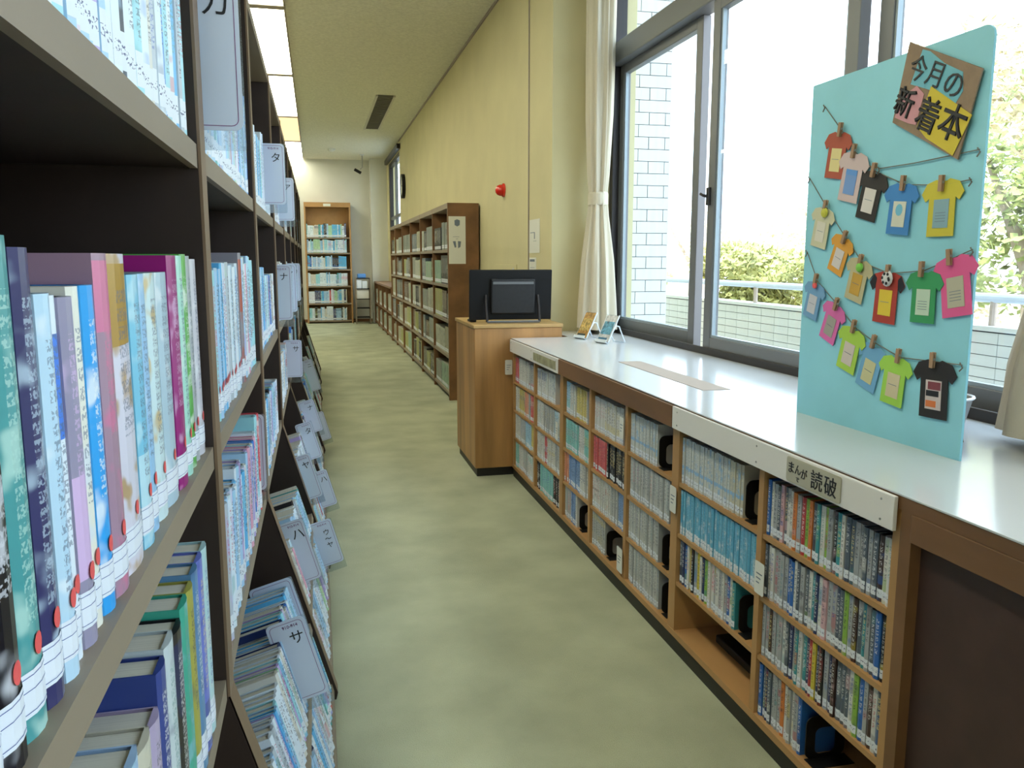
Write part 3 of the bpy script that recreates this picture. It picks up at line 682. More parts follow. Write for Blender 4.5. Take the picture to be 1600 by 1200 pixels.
shelf_tag(3.63, .415, 'white card at the right end of the far white-railed case', .04, .085)
# fascia signs
ysg = 1.578
m = frame((RX-.0182, ysg, .768), (0, -1, 0), (0, 0, 1), (-1, 0, 0))
t = thing('case_sign', 'small beige cardboard sign with まんがで読破 lettering on the white rail', 'sign', mat=m)
p = MB(); p.tr = m; p.prism(rrect(.205, .058, .006, 3, -.1025, -.029), .003, simple('aged_card', (.44, .42, .33), .8)); p.obj('sign_board', t)
for s_, x_, z_, z2 in (('ま', -.082, .006, .030), ('ん', -.055, .006, .026), ('が', -.030, .002, .026), ('で', -.055, -.017, .014), ('読', .018, 0, .046), ('破', .068, 0, .046)):
    writing('lettering', s_, z2, 'ink', t, m @ Matrix.Translation((x_, z_, .0036)))
m = frame((RX-.0182, 3.82, .766), (0, -1, 0), (0, 0, 1), (-1, 0, 0))
t = thing('case_sign', 'faded olive paper strip on the white rail near the podium', 'sign', mat=m)
p = MB(); p.tr = m; p.prism(rrect(.40, .040, .003, 2, -.20, -.02), .002, simple('faded_olive_paper', (.33, .31, .19), .8, noise=.3, nscale=20)); p.obj('sign_board', t)
lb = MB().box((1.275, 2.55, TOPZ), (1.375, 3.37, TOPZ+.0015), simple('beige_strip', (.42, .35, .30), .7, spec=.15)).obj('paper_strip'); tag(lb, 'long beige paper strip lying flat on the white counter', 'paper')

# ---------------------------------------------------------------- oak podium, monitor
t = thing('podium', 'square oak veneer podium carrying the black monitor', 'podium', (1.1, 4.9, 0))
bx('body', (.862, 4.575, .05), (1.38, 5.20, .865), 'podium', t, .004)
bx('top_board', (.855, 4.568, .865), (1.385, 5.21, .885), 'podium_edge', t, .003)
bx('plinth', (.875, 4.590, 0), (1.37, 5.19, .05), 'black', t)
m = frame((1.110, 4.74, .888), (1, 0, 0), (0, 1, 0), (0, 0, 1)) @ Matrix.Rotation(math.radians(-3), 4, 'Z') @ Matrix.Rotation(math.radians(5), 4, 'X')
t = thing('monitor', 'black computer monitor on the podium, seen from behind', 'monitor', mat=m)
def part(name, mb, parent, **k): mb_o = mb.obj(name, parent, **k); return mb_o
p = MB(); p.tr = m; p.box((-.245, .0, .012), (.245, .022, .305), 'blackplastic'); p.obj('housing', t, bevel=.004)
p = MB(); p.tr = m; p.box((-.12, -.028, .05), (.14, .0, .255), 'blackpanel'); p.obj('rear_cover', t, bevel=.008)
p = MB(); p.tr = m; p.box((-.11, -.030, .225), (.13, -.028, .24), 'alu'); p.obj('handle_strip', t)
p = MB(); p.tr = m; p.tube([(-.15, -.01, .16), (-.152, -.04, .09), (-.15, -.075, .012)], .008, 'alu_dark', 6).tube([(.16, -.01, .16), (.162, -.04, .09), (.16, -.075, .012)], .008, 'alu_dark', 6).tube([(-.15, -.075, .012), (.16, -.075, .012)], .008, 'alu', 6); p.obj('stand', t)
p = MB(); p.tr = m; p.box((-.238, .022, .02), (.238, .0225, .298), 'blackpanel'); p.obj('screen', t)
t = thing('card_terminal', 'small white and black barcode reader left of the monitor', 'scanner', (.90, 4.82, .886))
MB().box((.875, 4.79, .886), (.915, 4.87, .90), 'blackplastic').obj('base', t, bevel=.004)
MB().tube([(.893, 4.82, .90), (.896, 4.81, .95)], .006, 'white', 8).box((.882, 4.795, .95), (.91, 4.83, .985), 'white').obj('reader_head', t)

# ---------------------------------------------------------------- things on the walls
t = thing('alarm_lamp', 'round red fire alarm lamp on the yellowish corridor wall', 'alarm light', (1.42, 6.27, 1.775))
mm = frame((1.4195, 6.27, 1.775), (0, -1, 0), (0, 0, 1), (-1, 0, 0))
p = MB(); p.tr = mm; p.lathe([(.052, 0), (.052, .012), (.045, .018)], 'redlamp', 20); p.obj('base_ring', t, smooth=False)
p = MB(); p.tr = mm; p.lathe([(.044, .016), (.043, .035), (.034, .055), (.018, .066), (.001, .069)], 'redlamp', 20); p.obj('lens', t, smooth=True)
def poster(y0, y1, z0, z1, label, lines, x=1.4192):
    t = thing('notice', label, 'notice', (x, (y0+y1)/2, z0))
    bx('sheet', (x-.0015, y0, z0), (x, y1, z1), 'paper', t)
    m = MB()
    for (a, b, c, d) in lines: m.box((x-.0022, y0+(y1-y0)*a, z0+(z1-z0)*c), (x-.0016, y0+(y1-y0)*b, z0+(z1-z0)*d), 'greyprint')
    m.obj('print', t)
poster(5.225, 5.49, 1.295, 1.515, 'white notice taped to the wall left of the curtain', [(.45, .52, .42, .62), (.5, .9, .6, .62), (.3, .6, .35, .36)])
poster(5.31, 5.49, 1.13, 1.265, 'smaller white notice directly below the larger one', [(.2, .9, .80, .92), (.2, .9, .5, .52), (.2, .8, .35, .37), (.2, .9, .2, .22)])
t = thing('call_panel', 'flat cream hydrant panel with orange button behind the monitor', 'wall panel', (1.42, 6.2, 1.18))
bx('cover_plate', (1.412, 5.85, .95), (1.4195, 6.55, 1.215), 'wall', t, .002); bx('status_strip', (1.409, 5.92, 1.12), (1.412, 5.95, 1.19), 'rail', t)
p = MB(); p.tr = frame((1.412, 6.12, 1.145), (0, -1, 0), (0, 0, 1), (-1, 0, 0)); p.lathe([(.03, 0), (.03, .01), (.02, .016)], 'orange', 14); p.obj('button', t)
t = thing('wall_clock', 'dark-rimmed round clock high on the corridor wall near the far window', 'clock', (1.42, 13.47, 2.41))
p = MB(); p.tr = frame((1.4195, 13.47, 2.41), (0, -1, 0), (0, 0, 1), (-1, 0, 0)); p.lathe([(.19, 0), (.19, .05), (.165, .055), (.165, .04)], 'blackplastic', 24); p.obj('rim', t)
p = MB(); p.tr = frame((1.378, 13.47, 2.41), (0, -1, 0), (0, 0, 1), (-1, 0, 0)); p.lathe([(.165, 0), (.165, .002)], 'paper', 24); p.obj('dial', t)
p = MB(); p.tr = frame((1.374, 13.47, 2.41), (0, -1, 0), (0, 0, 1), (-1, 0, 0)); p.box((-.006, 0, 0), (.006, .12, .002), 'ink').box((0, -.006, 0), (.085, .006, .002), 'ink'); p.obj('hands', t)
t = thing('security_camera', 'small black ceiling-hung security camera by the end wall', 'camera', (.88, 16.2, CZ))
MB().lathe([(.04, CZ-.02), (.04, CZ)], 'white', 14, (.92, 16.2)).tube([(.92, 16.2, CZ-.02), (.92, 16.2, 2.98), (.88, 16.2, 2.94)], .01, 'steel', 8).obj('mount_arm', t)
p = MB(); p.tr = Matrix.Translation((.83, 16.15, 2.90)) @ Matrix.Rotation(.5, 4, 'Y'); p.box((-.07, -.03, -.025), (.07, .03, .025), 'blackplastic'); p.obj('camera_body', t, bevel=.006)
t = thing('smoke_detector', 'small round white smoke detector on the far ceiling', 'smoke detector', (.35, 15.5, CZ))
MB().lathe([(.03, CZ-.045), (.055, CZ-.03), (.06, CZ-.001)], 'white', 16, (.35, 15.5)).obj('housing', t)

# ---------------------------------------------------------------- mid-corridor bookcase
MX = 1.13; YS = [7.22, 8.22, 9.22, 10.22, 11.22, 12.22, 12.9]
PALM = [C_(n, h) for n, h in (('beige', '#a8a690'), ('slate', '#66727c'), ('yellow-green', '#a3a565'), ('black', '#26282c'), ('pale green', '#8fae98'), ('grey', '#8c938c'), ('brown', '#5a4638'), ('pale grey', '#b0b4a6'))]
MZ = [.07, .40, .715, 1.03, 1.34]
mrows = []
for k in range(6):
    t = thing('bookcase', 'brown five-tier bookcase against the corridor wall, %s bay %s' % (bay_word[k] if k else 'nearest', 'with the notice on its end' if k == 0 else 'counted from the podium'), 'bookcase', (MX, YS[k], 0), 'five-tier bookcases on the corridor wall')
    y0, y1 = YS[k], YS[k+1]
    if k == 0: bx('end_panel', (MX, y0, 0), (1.405, y0+.03, 1.74), 'brown', t)
    bx('side_panel', (MX, y1-.025, 0), (1.405, y1-.0005, 1.74), 'brown', t)
    a = y0+(.03 if k == 0 else .0)
    bx('back_panel', (1.39, a, .02), (1.40, y1-.025, 1.74), 'dark', t)
    for z in MZ: bx('shelf_board', (MX+.002, a, z-.025), (1.39, y1-.025, z), 'beige', t)
    bx('top_rail', (MX, a, 1.695), (1.39, y1-.025, 1.74), 'beige', t)
    bx('kick_board', (MX+.03, a, 0), (MX+.05, y1-.025, .045), 'black', t)
    for r, z in enumerate(MZ):
        y = y1-.03; c = random.choice(PALM)
        segs = []; cnt = 0
        while y > a+.05:
            Ls = random.uniform(.15, .5); e = max(a+.005, y-Ls); c = random.choice(PALM); segs.append((y, e, c)); y = e
        for (yb, ya_, c) in segs:
            fr = frame((MX+.02, yb, z), (0, -1, 0), (1, 0, 0), (0, 0, 1)); hh = random.uniform(.20, .265) if r != 4 else random.uniform(.2, .25)
            if k < 2:
                tpos = 0; i = 0; w = random.uniform(.035, .06)
                while tpos+w < yb-ya_+.001:
                    cnt += 1; c2, ink, lo, hi = style(c[1], PALM)
                    place_book(fr, tpos+w/2, w*.97, .17, hh, c[1], c2, ink, (random.random(), lo, hi, 1),
                        '%s volume, %s from left, %s row, %s corridor bookcase' % (c[0], ordn(cnt), ['bottom', 'fourth', 'third', 'second', 'top'][r], ['nearest', 'second'][k]), 'book', 'reference volumes on the %s row, bay %d of the corridor bookcase' % (['bottom', 'fourth', 'third', 'second', 'top'][r], k+1), name='reference_volume'); tpos += w
            else: mrows.append((fr, 0, yb-ya_, (.035, .06), (.15, .18), (hh-.002, hh), [c], [1], 1))
t = thing('notice', 'white paper notice with grey emblem on the end of the corridor bookcase', 'notice', (1.2, 7.22, 1.2))
bx('sheet', (1.137, 7.2175, 1.215), (1.287, 7.2195, 1.625), 'paper', t)
m = MB(); m.tr = frame((1.213, 7.217, 1.57), (1, 0, 0), (0, 0, 1), (0, -1, 0))
m.prism([(-.022, -.02), (0, -.032), (.022, -.02), (.024, .02), (0, .030), (-.024, .02)], .0006, 'greyprint'); m.obj('emblem', t)
m = MB(); m.tr = frame((1.21, 7.217, 1.38), (1, 0, 0), (0, 0, 1), (0, -1, 0))
m.prism([(-.037, .03), (-.012, .032), (-.006, -.02), (-.02, -.025)], .0006, 'greyprint').prism([(.008, .032), (.036, .030), (.03, -.018), (.01, -.03)], .0006, 'greyprint').box((-.035, .068, 0), (.02, .071, .0006), 'greyprint').box((-.01, .05, 0), (.01, .053, .0006), 'greyprint'); m.obj('print', t)
# low case beyond, end bookcase, small rack
t = thing('low_bookcase', 'low brown bookcase under the far corridor window', 'bookcase', (1.13, 13.0, 0))
bx('top_board', (1.12, 12.95, .80), (1.415, 16.7, .83), 'brown', t); bx('back_panel', (1.38, 12.95, 0), (1.40, 16.7, .80), 'dark', t)
for z in (.06, .42): bx('shelf_board', (1.13, 12.97, z-.025), (1.38, 16.68, z), 'brown', t)
for y in (12.95, 13.9, 14.85, 15.8, 16.675): bx('upright', (1.125, y, 0), (1.38, y+.025, .80), 'brown', t)
for y in (12.98, 13.93, 14.88, 15.83):
    for z in (.06, .42): mrows.append((frame((1.15, y+.84, z), (0, -1, 0), (1, 0, 0), (0, 0, 1)), 0, .83*random.uniform(.7, 1), (.02, .05), (.15, .18), (.21, .28), PALM[:1]+PALM[4:], [3, 1, 1, 0, 2], 1))
stuff_books('reference_volume', 'remaining reference volumes in the farther corridor bookcases', 'reference volumes in the farther corridor bays', mrows)
t = thing('bookcase', 'tall light wooden six-tier bookcase against the end wall', 'bookcase', (.25, 17.0, 0))
ex0, ex1, ey = -.19, .70, 16.80
bx('side_panel', (ex0, ey, 0), (ex0+.03, 17.09, 2.33), 'honey', t); bx('side_panel', (ex1-.03, ey, 0), (ex1, 17.09, 2.33), 'honey', t)
bx('top_board', (ex0, ey-.004, 2.27), (ex1, 17.09, 2.36), 'honey', t); bx('back_panel', (ex0+.03, 17.06, 0), (ex1-.03, 17.09, 2.27), 'honey', t)
bx('name_plate', (.18, ey-.008, 2.285), (.32, ey-.0045, 2.335), 'paper', t)
EZ = [.06, .40, .74, 1.07, 1.39, 1.69]
erows = []
for i, z in enumerate(EZ):
    bx('shelf_board', (ex0+.03, ey, z-.03), (ex1-.03, 17.06, z), 'beige', t)
    erows.append((frame((ex0+.035, ey+.02, z), (1, 0, 0), (0, 1, 0), (0, 0, 1)), 0, (.80, .81, .82, .80, .82, .78)[i]*random.uniform(.92, 1), (.016, .034), (.16, .2), (.22, .275), PAL_LEFT, W_LEFT, 1))
stuff_books('book', 'pale-spined books filling the end wall bookcase', 'books in the end wall bookcase', erows)
t = thing('steel_rack', 'small dark rack with paper trays beside the end bookcase', 'rack', (.88, 16.5, 0))
for x in (.745, 1.015): bx('post', (x, 16.45, 0), (x+.015, 16.47, .90), 'beige', t); bx('post', (x, 16.72, 0), (x+.015, 16.74, .90), 'beige', t)
for z in (.12, .30, .48, .68, .88): bx('shelf_board', (.76, 16.45, z), (1.015, 16.74, z+.015), 'blackplastic', t)
b_ = bx('storage_box', (.79, 16.50, .897), (.95, 16.70, .98), 'blueplastic', None, .015); tag(b_, 'light blue plastic box on top of the small rack', 'box')
b_ = bx('paper_stack', (.77, 16.47, .697), (.86, 16.70, .86), 'label', None); tag(b_, 'pinkish-white paper pile on the upper tier of the small rack', 'paper')
b_ = bx('paper_stack', (.87, 16.47, .697), (.97, 16.70, .84), 'white', None); tag(b_, 'white paper pile right of the pinkish one on the small rack', 'paper')
b_ = bx('paper_stack', (.77, 16.47, .497), (1.0, 16.70, .66), 'fascia', None); tag(b_, 'grey-green paper stack on the middle tier of the small rack', 'paper')

# ---------------------------------------------------------------- curtains
def curtain(cx, cy, prof, label, tie_z, folds=9, n=90, seed=1, ax=.5):
    t = thing('curtain', label, 'curtain', (cx, cy, prof[0][0]), 'cream window curtains gathered with ties')
    rnd = random.Random(seed); ph = [rnd.uniform(0, 6.28) for _ in range(4)]
    m = MB(); k = m.slot('curtain'); zs = []
    for (z0, r0), (z1, r1) in zip(prof, prof[1:]):
        for i in range(10):
            f = i/10; zs.append((z0+(z1-z0)*f, r0+(r1-r0)*f))
    zs.append(prof[-1])
    for z, r in zs:
        for a in range(n):
            th = a*math.tau/n; fl = 1+.16*math.sin(folds*th+ph[0]+z*.6)+.08*math.sin((folds*2-3)*th+ph[1]-z)+.05*math.sin(3*th+ph[2])
            m.v.append((cx+r*ax*fl*math.cos(th), cy+r*fl*math.sin(th), z))
    for j in range(len(zs)-1):
        for a in range(n):
            b = (a+1) % n; m.f.append((j*n+a, j*n+b, (j+1)*n+b, (j+1)*n+a)); m.mi.append(k); m.uvs.append(None); m.uvm.append(None); m.att.append(None)
    m.obj('cloth', t, smooth=True)
    r = min(r for z, r in prof)*1.22; b = MB()
    for (z0, z1) in ((tie_z-.04, tie_z+.04),):
        q = [(cx+r*ax*1.12*math.cos(a*math.tau/28), cy+r*math.sin(a*math.tau/28)) for a in range(28)]
        b.prism(q, z1-z0, 'curtain', base=z0)
    b.obj('tie_band', t, bevel=.01)
    return t
curtain(1.665, 4.80, [(.835, .155), (.95, .150), (1.25, .125), (1.5, .085), (1.62, .068), (1.75, .085), (2.1, .105), (2.8, .115), (3.15, .115)], 'cream curtain tied back at the far window jamb beside the pillar', 1.61, seed=4, ax=.62)
curtain(1.66, 1.40, [(.84, .26), (1.0, .245), (1.3, .17), (1.5, .09), (1.62, .07), (1.75, .09), (2.1, .13), (2.8, .15), (3.15, .15)], 'cream curtain hanging at the right edge beside the blue board', 1.61, seed=9, ax=.35)

# ---------------------------------------------------------------- brochure stands on the counter
def brochure(x, y, rot, cols, label):
    m = Matrix.Translation((x, y, TOPZ)) @ Matrix.Rotation(rot, 4, 'Z')
    t = thing('brochure_stand', label, 'stand', mat=m, group='acrylic brochure stands by the curtain')
    tl = math.radians(28); w, h = .10, .165
    b = m @ Matrix.Translation((0, 0, .004)) @ Matrix.Rotation(-tl, 4, 'X')   # leans back
    p = MB(); p.tr = b; p.box((-w/2, .004, 0), (w/2, .007, h), 'acrylic'); p.obj('sloping_plate', t)
    p = MB(); p.tr = b; p.box((-w/2+.002, .0, .006), (w/2-.002, .003, h-.004), cols[0]).box((-w/2+.008, -.001, h*.3), (w/2-.008, .0, h*.75), cols[1]).box((-w/2+.01, -.001, .012), (w/2-.02, .0, .03), cols[2]); p.obj('brochure', t)
    p = MB(); p.tr = b; p.box((-w/2, -.014, 0), (w/2, -.011, .014), 'wire').box((-w/2, -.014, -.002), (w/2, .007, .001), 'wire'); p.obj('front_lip', t)
    p = MB(); p.tr = m
    for sx in (-w/2, w/2):
        p.tube([(sx, .006, .006), (sx, .040, .072), (sx, .080, .148)], .0035, 'wire', 6)
        p.tube([(sx, .034, .06), (sx, .058, .094), (sx, .078, .090), (sx, .098, .048), (sx, .120, .004)], .0035, 'wire', 6)
    p.tube([(-w/2, .119, .004), (w/2, .119, .004)], .003, 'wire', 6); p.obj('wire_leg', t)
mc = [simple('amber_print', (.45, .25, .07), .4, noise=.5, nscale=60), simple('amber_print_light', (.55, .38, .12), .4, noise=.6, nscale=80), simple('dark_print', (.05, .07, .07), .4)]
mc2 = [simple('pale_print', (.55, .55, .55), .4, noise=.3, nscale=60), simple('blue_print', (.10, .30, .42), .4, noise=.6, nscale=60), simple('blue_print_dark', (.05, .18, .3), .4)]
brochure(1.44, 4.42, math.radians(-72), mc, 'brochure stand holding an amber card, nearest the podium')
brochure(1.475, 4.16, math.radians(-72), mc2, 'brochure stand holding a pale blue card, right of the amber one')

# ---------------------------------------------------------------- blue notice board with paper shirts
BO = Vector((1.362, 2.125, TOPZ)); be = Vector((.020, -1, 0)).normalized(); bn = Vector((-1, -.020, 0)).normalized()
BM = frame(BO, be, (0, 0, 1), bn)       # local x along the board, y up, z towards the aisle
T = thing('display_board', 'tall pale blue display board standing on the counter', 'board', mat=BM)
W_, H_ = .622, .925
o = [(0, 0), (W_, 0)]+[(W_-.025+.025*math.cos(a), H_-.025+.025*math.sin(a)) for a in [i*math.pi/10 for i in range(6)]]+[(0, H_-.006), (0, 0.001)]
p = MB(); p.tr = BM; p.prism(o, .006, 'board', base=-.006); p.obj('panel', T)
p = MB(); p.tr = BM; p.box((.002, .002, -.0075), (W_-.03, H_-.03, -.0062), 'cardboard'); p.obj('bounce_block_sheet', T)  # unseen sheet, added to keep the board's blue bounce off the curtain
for x_ in (.10, .46):
    p = MB(); p.tr = BM; p.prism([(x_, .0), (x_+.02, .0), (x_+.02, .5), (x_, .5)], .002, 'cardboard', base=-.010)
    p.poly([(x_, 0, -.010), (x_, 0, -.16), (x_, .5, -.010)], 'cardboard'); p.poly([(x_+.004, 0, -.010), (x_+.004, .5, -.010), (x_+.004, 0, -.16)], 'cardboard'); p.obj('rear_strut', T)
def bpt(x, y, z=.002): return BM @ Vector((x, y, z))
# strings
def twine(pts, label):
    w = []
    for (a, b) in zip(pts, pts[1:]):
        for i in range(6):
            f = i/6; w.append(bpt(a[0]+(b[0]-a[0])*f, a[1]+(b[1]-a[1])*f, .004))
    w.append(bpt(*pts[-1], .004)); s = MB().tube(w, .0013, 'twine', 5).obj('twine', T)
    for e in (pts[0], pts[-1]):
        MB().tube([bpt(e[0]-.006, e[1]+.004, .004), bpt(e[0]+.006, e[1]-.006, .008), bpt(e[0]-.004, e[1]-.014, .006)], .0018, 'twine', 5).obj('knot', T)
cl1 = [(.145, .777), (.206, .715), (.288, .659), (.395, .618), (.518, .607)]
cl2 = [(.099, .581), (.189, .497), (.259, .435), (.364, .409), (.476, .417), (.558, .444)]
cl3 = [(.074, .383), (.171, .321), (.248, .267), (.328, .235), (.42, .209), (.532, .212)]
twine([(.063, .854)]+cl1+[(.596, .612)], ''); twine([(.011, .669)]+cl2+[(.615, .464)], ''); twine([(.017, .465)]+cl3+[(.612, .214)], '')
twine([(.30, .665), (.42, .665), (.612, .672)], '')
SH = [(-.5, .26), (-.38, .44), (-.16, .5), (-.08, .465), (.08, .465), (.16, .5), (.38, .44), (.5, .26), (.40, .12), (.31, .18), (.32, -.5), (-.32, -.5), (-.31, .18), (-.40, .12)]
SHIRTS = [ # clip, centre, tilt deg, colour, card colour, extra, words
 (cl1[0], (.127, .717), -9, '#a8503c', '#d8c98e', None, 'rust-red', 'a cream card'),
 (cl1[1], (.197, .654), -12, '#c9b4b4', '#6f94cc', None, 'pale pinkish-white', 'a blue and white card'),
 (cl1[2], (.272, .601), -14, '#2a2626', '#d4cdc9', None, 'black', 'a long white card, top string'),
 (cl1[3], (.385, .562), -5, '#3f82c4', '#cfcfc0', 'dot', 'mid blue', 'a white card with blue disc'),
 (cl1[4], (.517, .557), 0, '#c9bc3e', '#86a8b4', None, 'yellow', 'a blue-grey card'),
 (cl2[0], (.080, .529), -12, '#c9c6a8', '#d8d2c4', 'bow', 'off-white', 'a yellow bow'),
 (cl2[1], (.164, .455), -22, '#d89a3c', '#cfc6c4', None, 'orange', 'a pale card'),
 (cl2[2], (.245, .390), -14, '#b8b08c', '#c49a3e', 'flower', 'beige', 'a green flower'),
 (cl2[3], (.355, .350), -3, '#a83a30', '#dcc03c', 'ball', 'red', 'a yellow card and patterned ball'),
 (cl2[4], (.484, .357), 0, '#34945c', '#bcd0bc', None, 'green', 'a pale green card'),
 (cl2[5], (.576, .385), 10, '#dc5c94', '#b4b09c', None, 'pink', 'a beige card, second string'),
 (cl3[0], (.060, .329), -14, '#6f9cc4', '#c4c4cc', 'pink', 'grey-blue', 'a pink clip dot'),
 (cl3[1], (.146, .273), -20, '#d468a8', '#9c9890', None, 'hot pink', 'a grey card, bottom string'),
 (cl3[2], (.231, .208), -14, '#a3c84c', '#c8bcb4', None, 'lime green', 'a card with black corners'),
 (cl3[3], (.313, .172), -16, '#6ca4cc', '#c4c094', None, 'sky blue', 'a two-part yellowish card'),
 (cl3[4], (.405, .150), -6, '#9ccc50', '#c8bc9c', None, 'bright lime', 'a beige card'),
 (cl3[5], (.536, .149), 2, '#1e1c20', '#c4b8b8', 'photo', 'black', 'a photo card, bottom string')]
sizes = [1.0, 1.05, 1.0, 1.0, 1.05, .9, .85, .92, 1.05, 1.0, 1.12, .85, .9, .98, .98, 1.0, 1.12]
for i, (cp, ce, ti, c, cc, ex, w1, w2) in enumerate(SHIRTS):
    up = Vector((cp[0]-ce[0], cp[1]-ce[1], 0)); hgt = .120*sizes[i]; wid = .120*sizes[i]
    m = BM @ Matrix.Translation((ce[0], ce[1], .004+.0016*(i % 2))) @ Matrix.Rotation(math.radians(ti), 4, 'Z')
    s_ = thing('paper_shirt', '%s paper shirt with %s pegged to the blue board' % (w1, w2), 'decoration', mat=m, group='paper shirts pegged to the display board')
    p = MB(); p.tr = m; p.prism([(x*wid, y*hgt) for x, y in reversed(SH)], .0012, simple('paper_'+w1.replace(' ', '_').replace('-', '_'), c, .7)); p.obj('shirt', s_)
    cw, ch = wid*.36, hgt*.50
    p = MB(); p.tr = m @ Matrix.Translation((0, -hgt*.10, .0014))
    p.box((-cw/2, -ch/2, 0), (cw/2, ch/2, .0008), simple('card_'+w1.replace(' ', '_').replace('-', '_'), cc, .6)); co = p.obj('book_card', s_)
    q = MB(); q.tr = m @ Matrix.Translation((0, -hgt*.10, .0023))
    if ex == 'dot': q.prism([(.012*math.cos(a*.5236), .010+.014*math.sin(a*.5236)) for a in range(12)], .0004, simple('blue_disc', '#6fb4d0', .6))
    elif ex == 'photo': q.box((-cw*.35, ch*.18, 0), (cw*.45, ch*.45, .0004), simple('maroon_photo', '#7c3a44', .5)).box((-cw*.45, -ch*.05, 0), (cw*.35, .01, .0004), 'ink').box((-cw*.45, -ch*.42, 0), (cw*.2, -ch*.2, .0004), 'orange')
    elif i == 1: q.box((-cw*.5, ch*.28, 0), (cw*.5, ch*.5, .0004), 'blueplastic')
    else:
        for k in range(4 if i in (4, 9, 10) else 1): q.box((-cw*.35, ch*(.02-.1*k), 0), (cw*.32, ch*(.04-.1*k), .0004), 'greyprint')
    q.obj('card_print', s_)
    if i == 8:
        for sgn in (-1, 1):
          q = MB(); q.tr = m; q.prism([(sgn*x*wid, y*hgt) for x, y in ((.30, .36), (.38, .44), (.5, .26), (.40, .12), (.32, .17))][::(-1 if sgn > 0 else 1)], .0004, 'ink', base=.0012)
          q.obj('sleeve', s_)['label'] = 'black sleeve'
    if ex in ('bow', 'flower', 'pink', 'ball'):
        mt = {'bow': simple('yellow_bow', '#c4c044', .6), 'flower': simple('green_flower', '#7cc44c', .6), 'pink': 'reddot', 'ball': simple('black_white_ball', '#cfcfcf', .6)}[ex]
        d_ = BM @ Matrix.Translation((cp[0], cp[1]-.012, .0085)); q = MB(); q.tr = d_; rr = {'bow': .014, 'flower': .013, 'pink': .009, 'ball': .020}[ex]
        q.lathe([(rr*.5, 0), (rr, .003), (rr*.8, .007), (.001, .009)], mt, 12)
        if ex == 'ball':
            for a in range(7): q.tr = d_ @ Matrix.Translation((.012*math.cos(a), .012*math.sin(a), .0075 if a else .009)); q.lathe([(.0045, 0), (.003, .0015)], 'ink', 6)
        q.obj('clip_ornament', s_)
    pm = BM @ Matrix.Translation((cp[0], cp[1]+.004, .0065)) @ Matrix.Rotation(math.radians(ti*.9-4), 4, 'Z')
    pg = thing('clothes_peg', 'small wooden peg holding the %s paper shirt with %s' % (w1, w2), 'peg', mat=pm, group='miniature wooden pegs on the display board')
    q = MB(); q.tr = pm; q.box((-.0055, -.018, .0), (.0055, .018, .0035), 'peg'); q.obj('peg_leg', pg, bevel=.001)
    q = MB(); q.tr = pm @ Matrix.Rotation(.05, 4, 'X'); q.box((-.0055, -.018, .0055), (.0055, .018, .009), 'peg'); q.obj('peg_leg', pg, bevel=.001)
    q = MB(); q.tr = pm; q.tube([(-.0062, .002, .0045), (.0062, .002, .0045)], .003, 'steel', 8); q.obj('spring', pg)
# cardboard title
tm = BM @ Matrix.Translation((0, 0, .006))
s_ = thing('title_placard', 'tilted brown cardboard placard lettered 今月の新着本 at the board top', 'sign', mat=tm)
p = MB(); p.tr = tm; p.prism([(.344, .768), (.559, .657), (.608, .836), (.385, .942)], .004, 'cardboard'); p.obj('cardboard_back', s_)
def patch(name, pts, c, z):
    p = MB(); p.tr = tm; p.prism(pts, .0006, simple(name, c, .7), base=z); p.obj('coloured_paper', s_)['label'] = name.replace('_', ' ')
patch('sky_blue_paper', [(.398, .845), (.425, .835), (.475, .815), (.535, .770), (.560, .800), (.556, .84), (.50, .870), (.455, .905), (.430, .915)], '#6fb2c4', .0042)
patch('pink_paper', [(.352, .778), (.40, .757), (.425, .750), (.445, .815), (.42, .838), (.37, .82)], '#c89098', .0048)
patch('yellow_paper', [(.430, .745), (.462, .715), (.546, .667), (.592, .745), (.466, .828)], '#cdb83c', .0054)
rot = Matrix.Rotation(math.radians(-25), 4, 'Z')
for g, (x, y), sz in zip('今月の新着本', [(.422, .876), (.474, .852), (.533, .818), (.386, .808), (.463, .766), (.540, .738)], (.060, .060, .064, .068, .078, .082)):
    me = writing('lettering', g, sz, 'ink', s_, tm @ Matrix.Translation((x, y, .0066)) @ rot)
    if g in '新着本':
        sd = me.modifiers.new('bold', 'SOLIDIFY'); sd.thickness = .0016; sd.offset = 1
# basket behind the board
t = thing('mesh_basket', 'white-rimmed grey mesh basket half hidden behind the blue board', 'basket', (1.62, 1.855, TOPZ))
p = MB(); p.lathe([(.055, TOPZ+.001), (.075, TOPZ+.08), (.078, TOPZ+.08), (.060, TOPZ+.001)], 'steel', 20, (1.62, 1.855)); p.obj('mesh_side', t, smooth=False)
p = MB(); q = [(1.62+.079*math.cos(a*math.tau/24), 1.855+.079*math.sin(a*math.tau/24), TOPZ+.082) for a in range(25)]; p.tube(q, .004, 'white', 6); p.obj('rim', t)

# ---------------------------------------------------------------- outside
def struct(o): o['kind'] = 'structure'; return o
struct(bx('ground', (1.95, -40, -.75), (140, 160, -.65), 'ground'))
struct(bx('terrace', (1.95, -6, -.12), (4.2, 40, -.02), 'slab'))
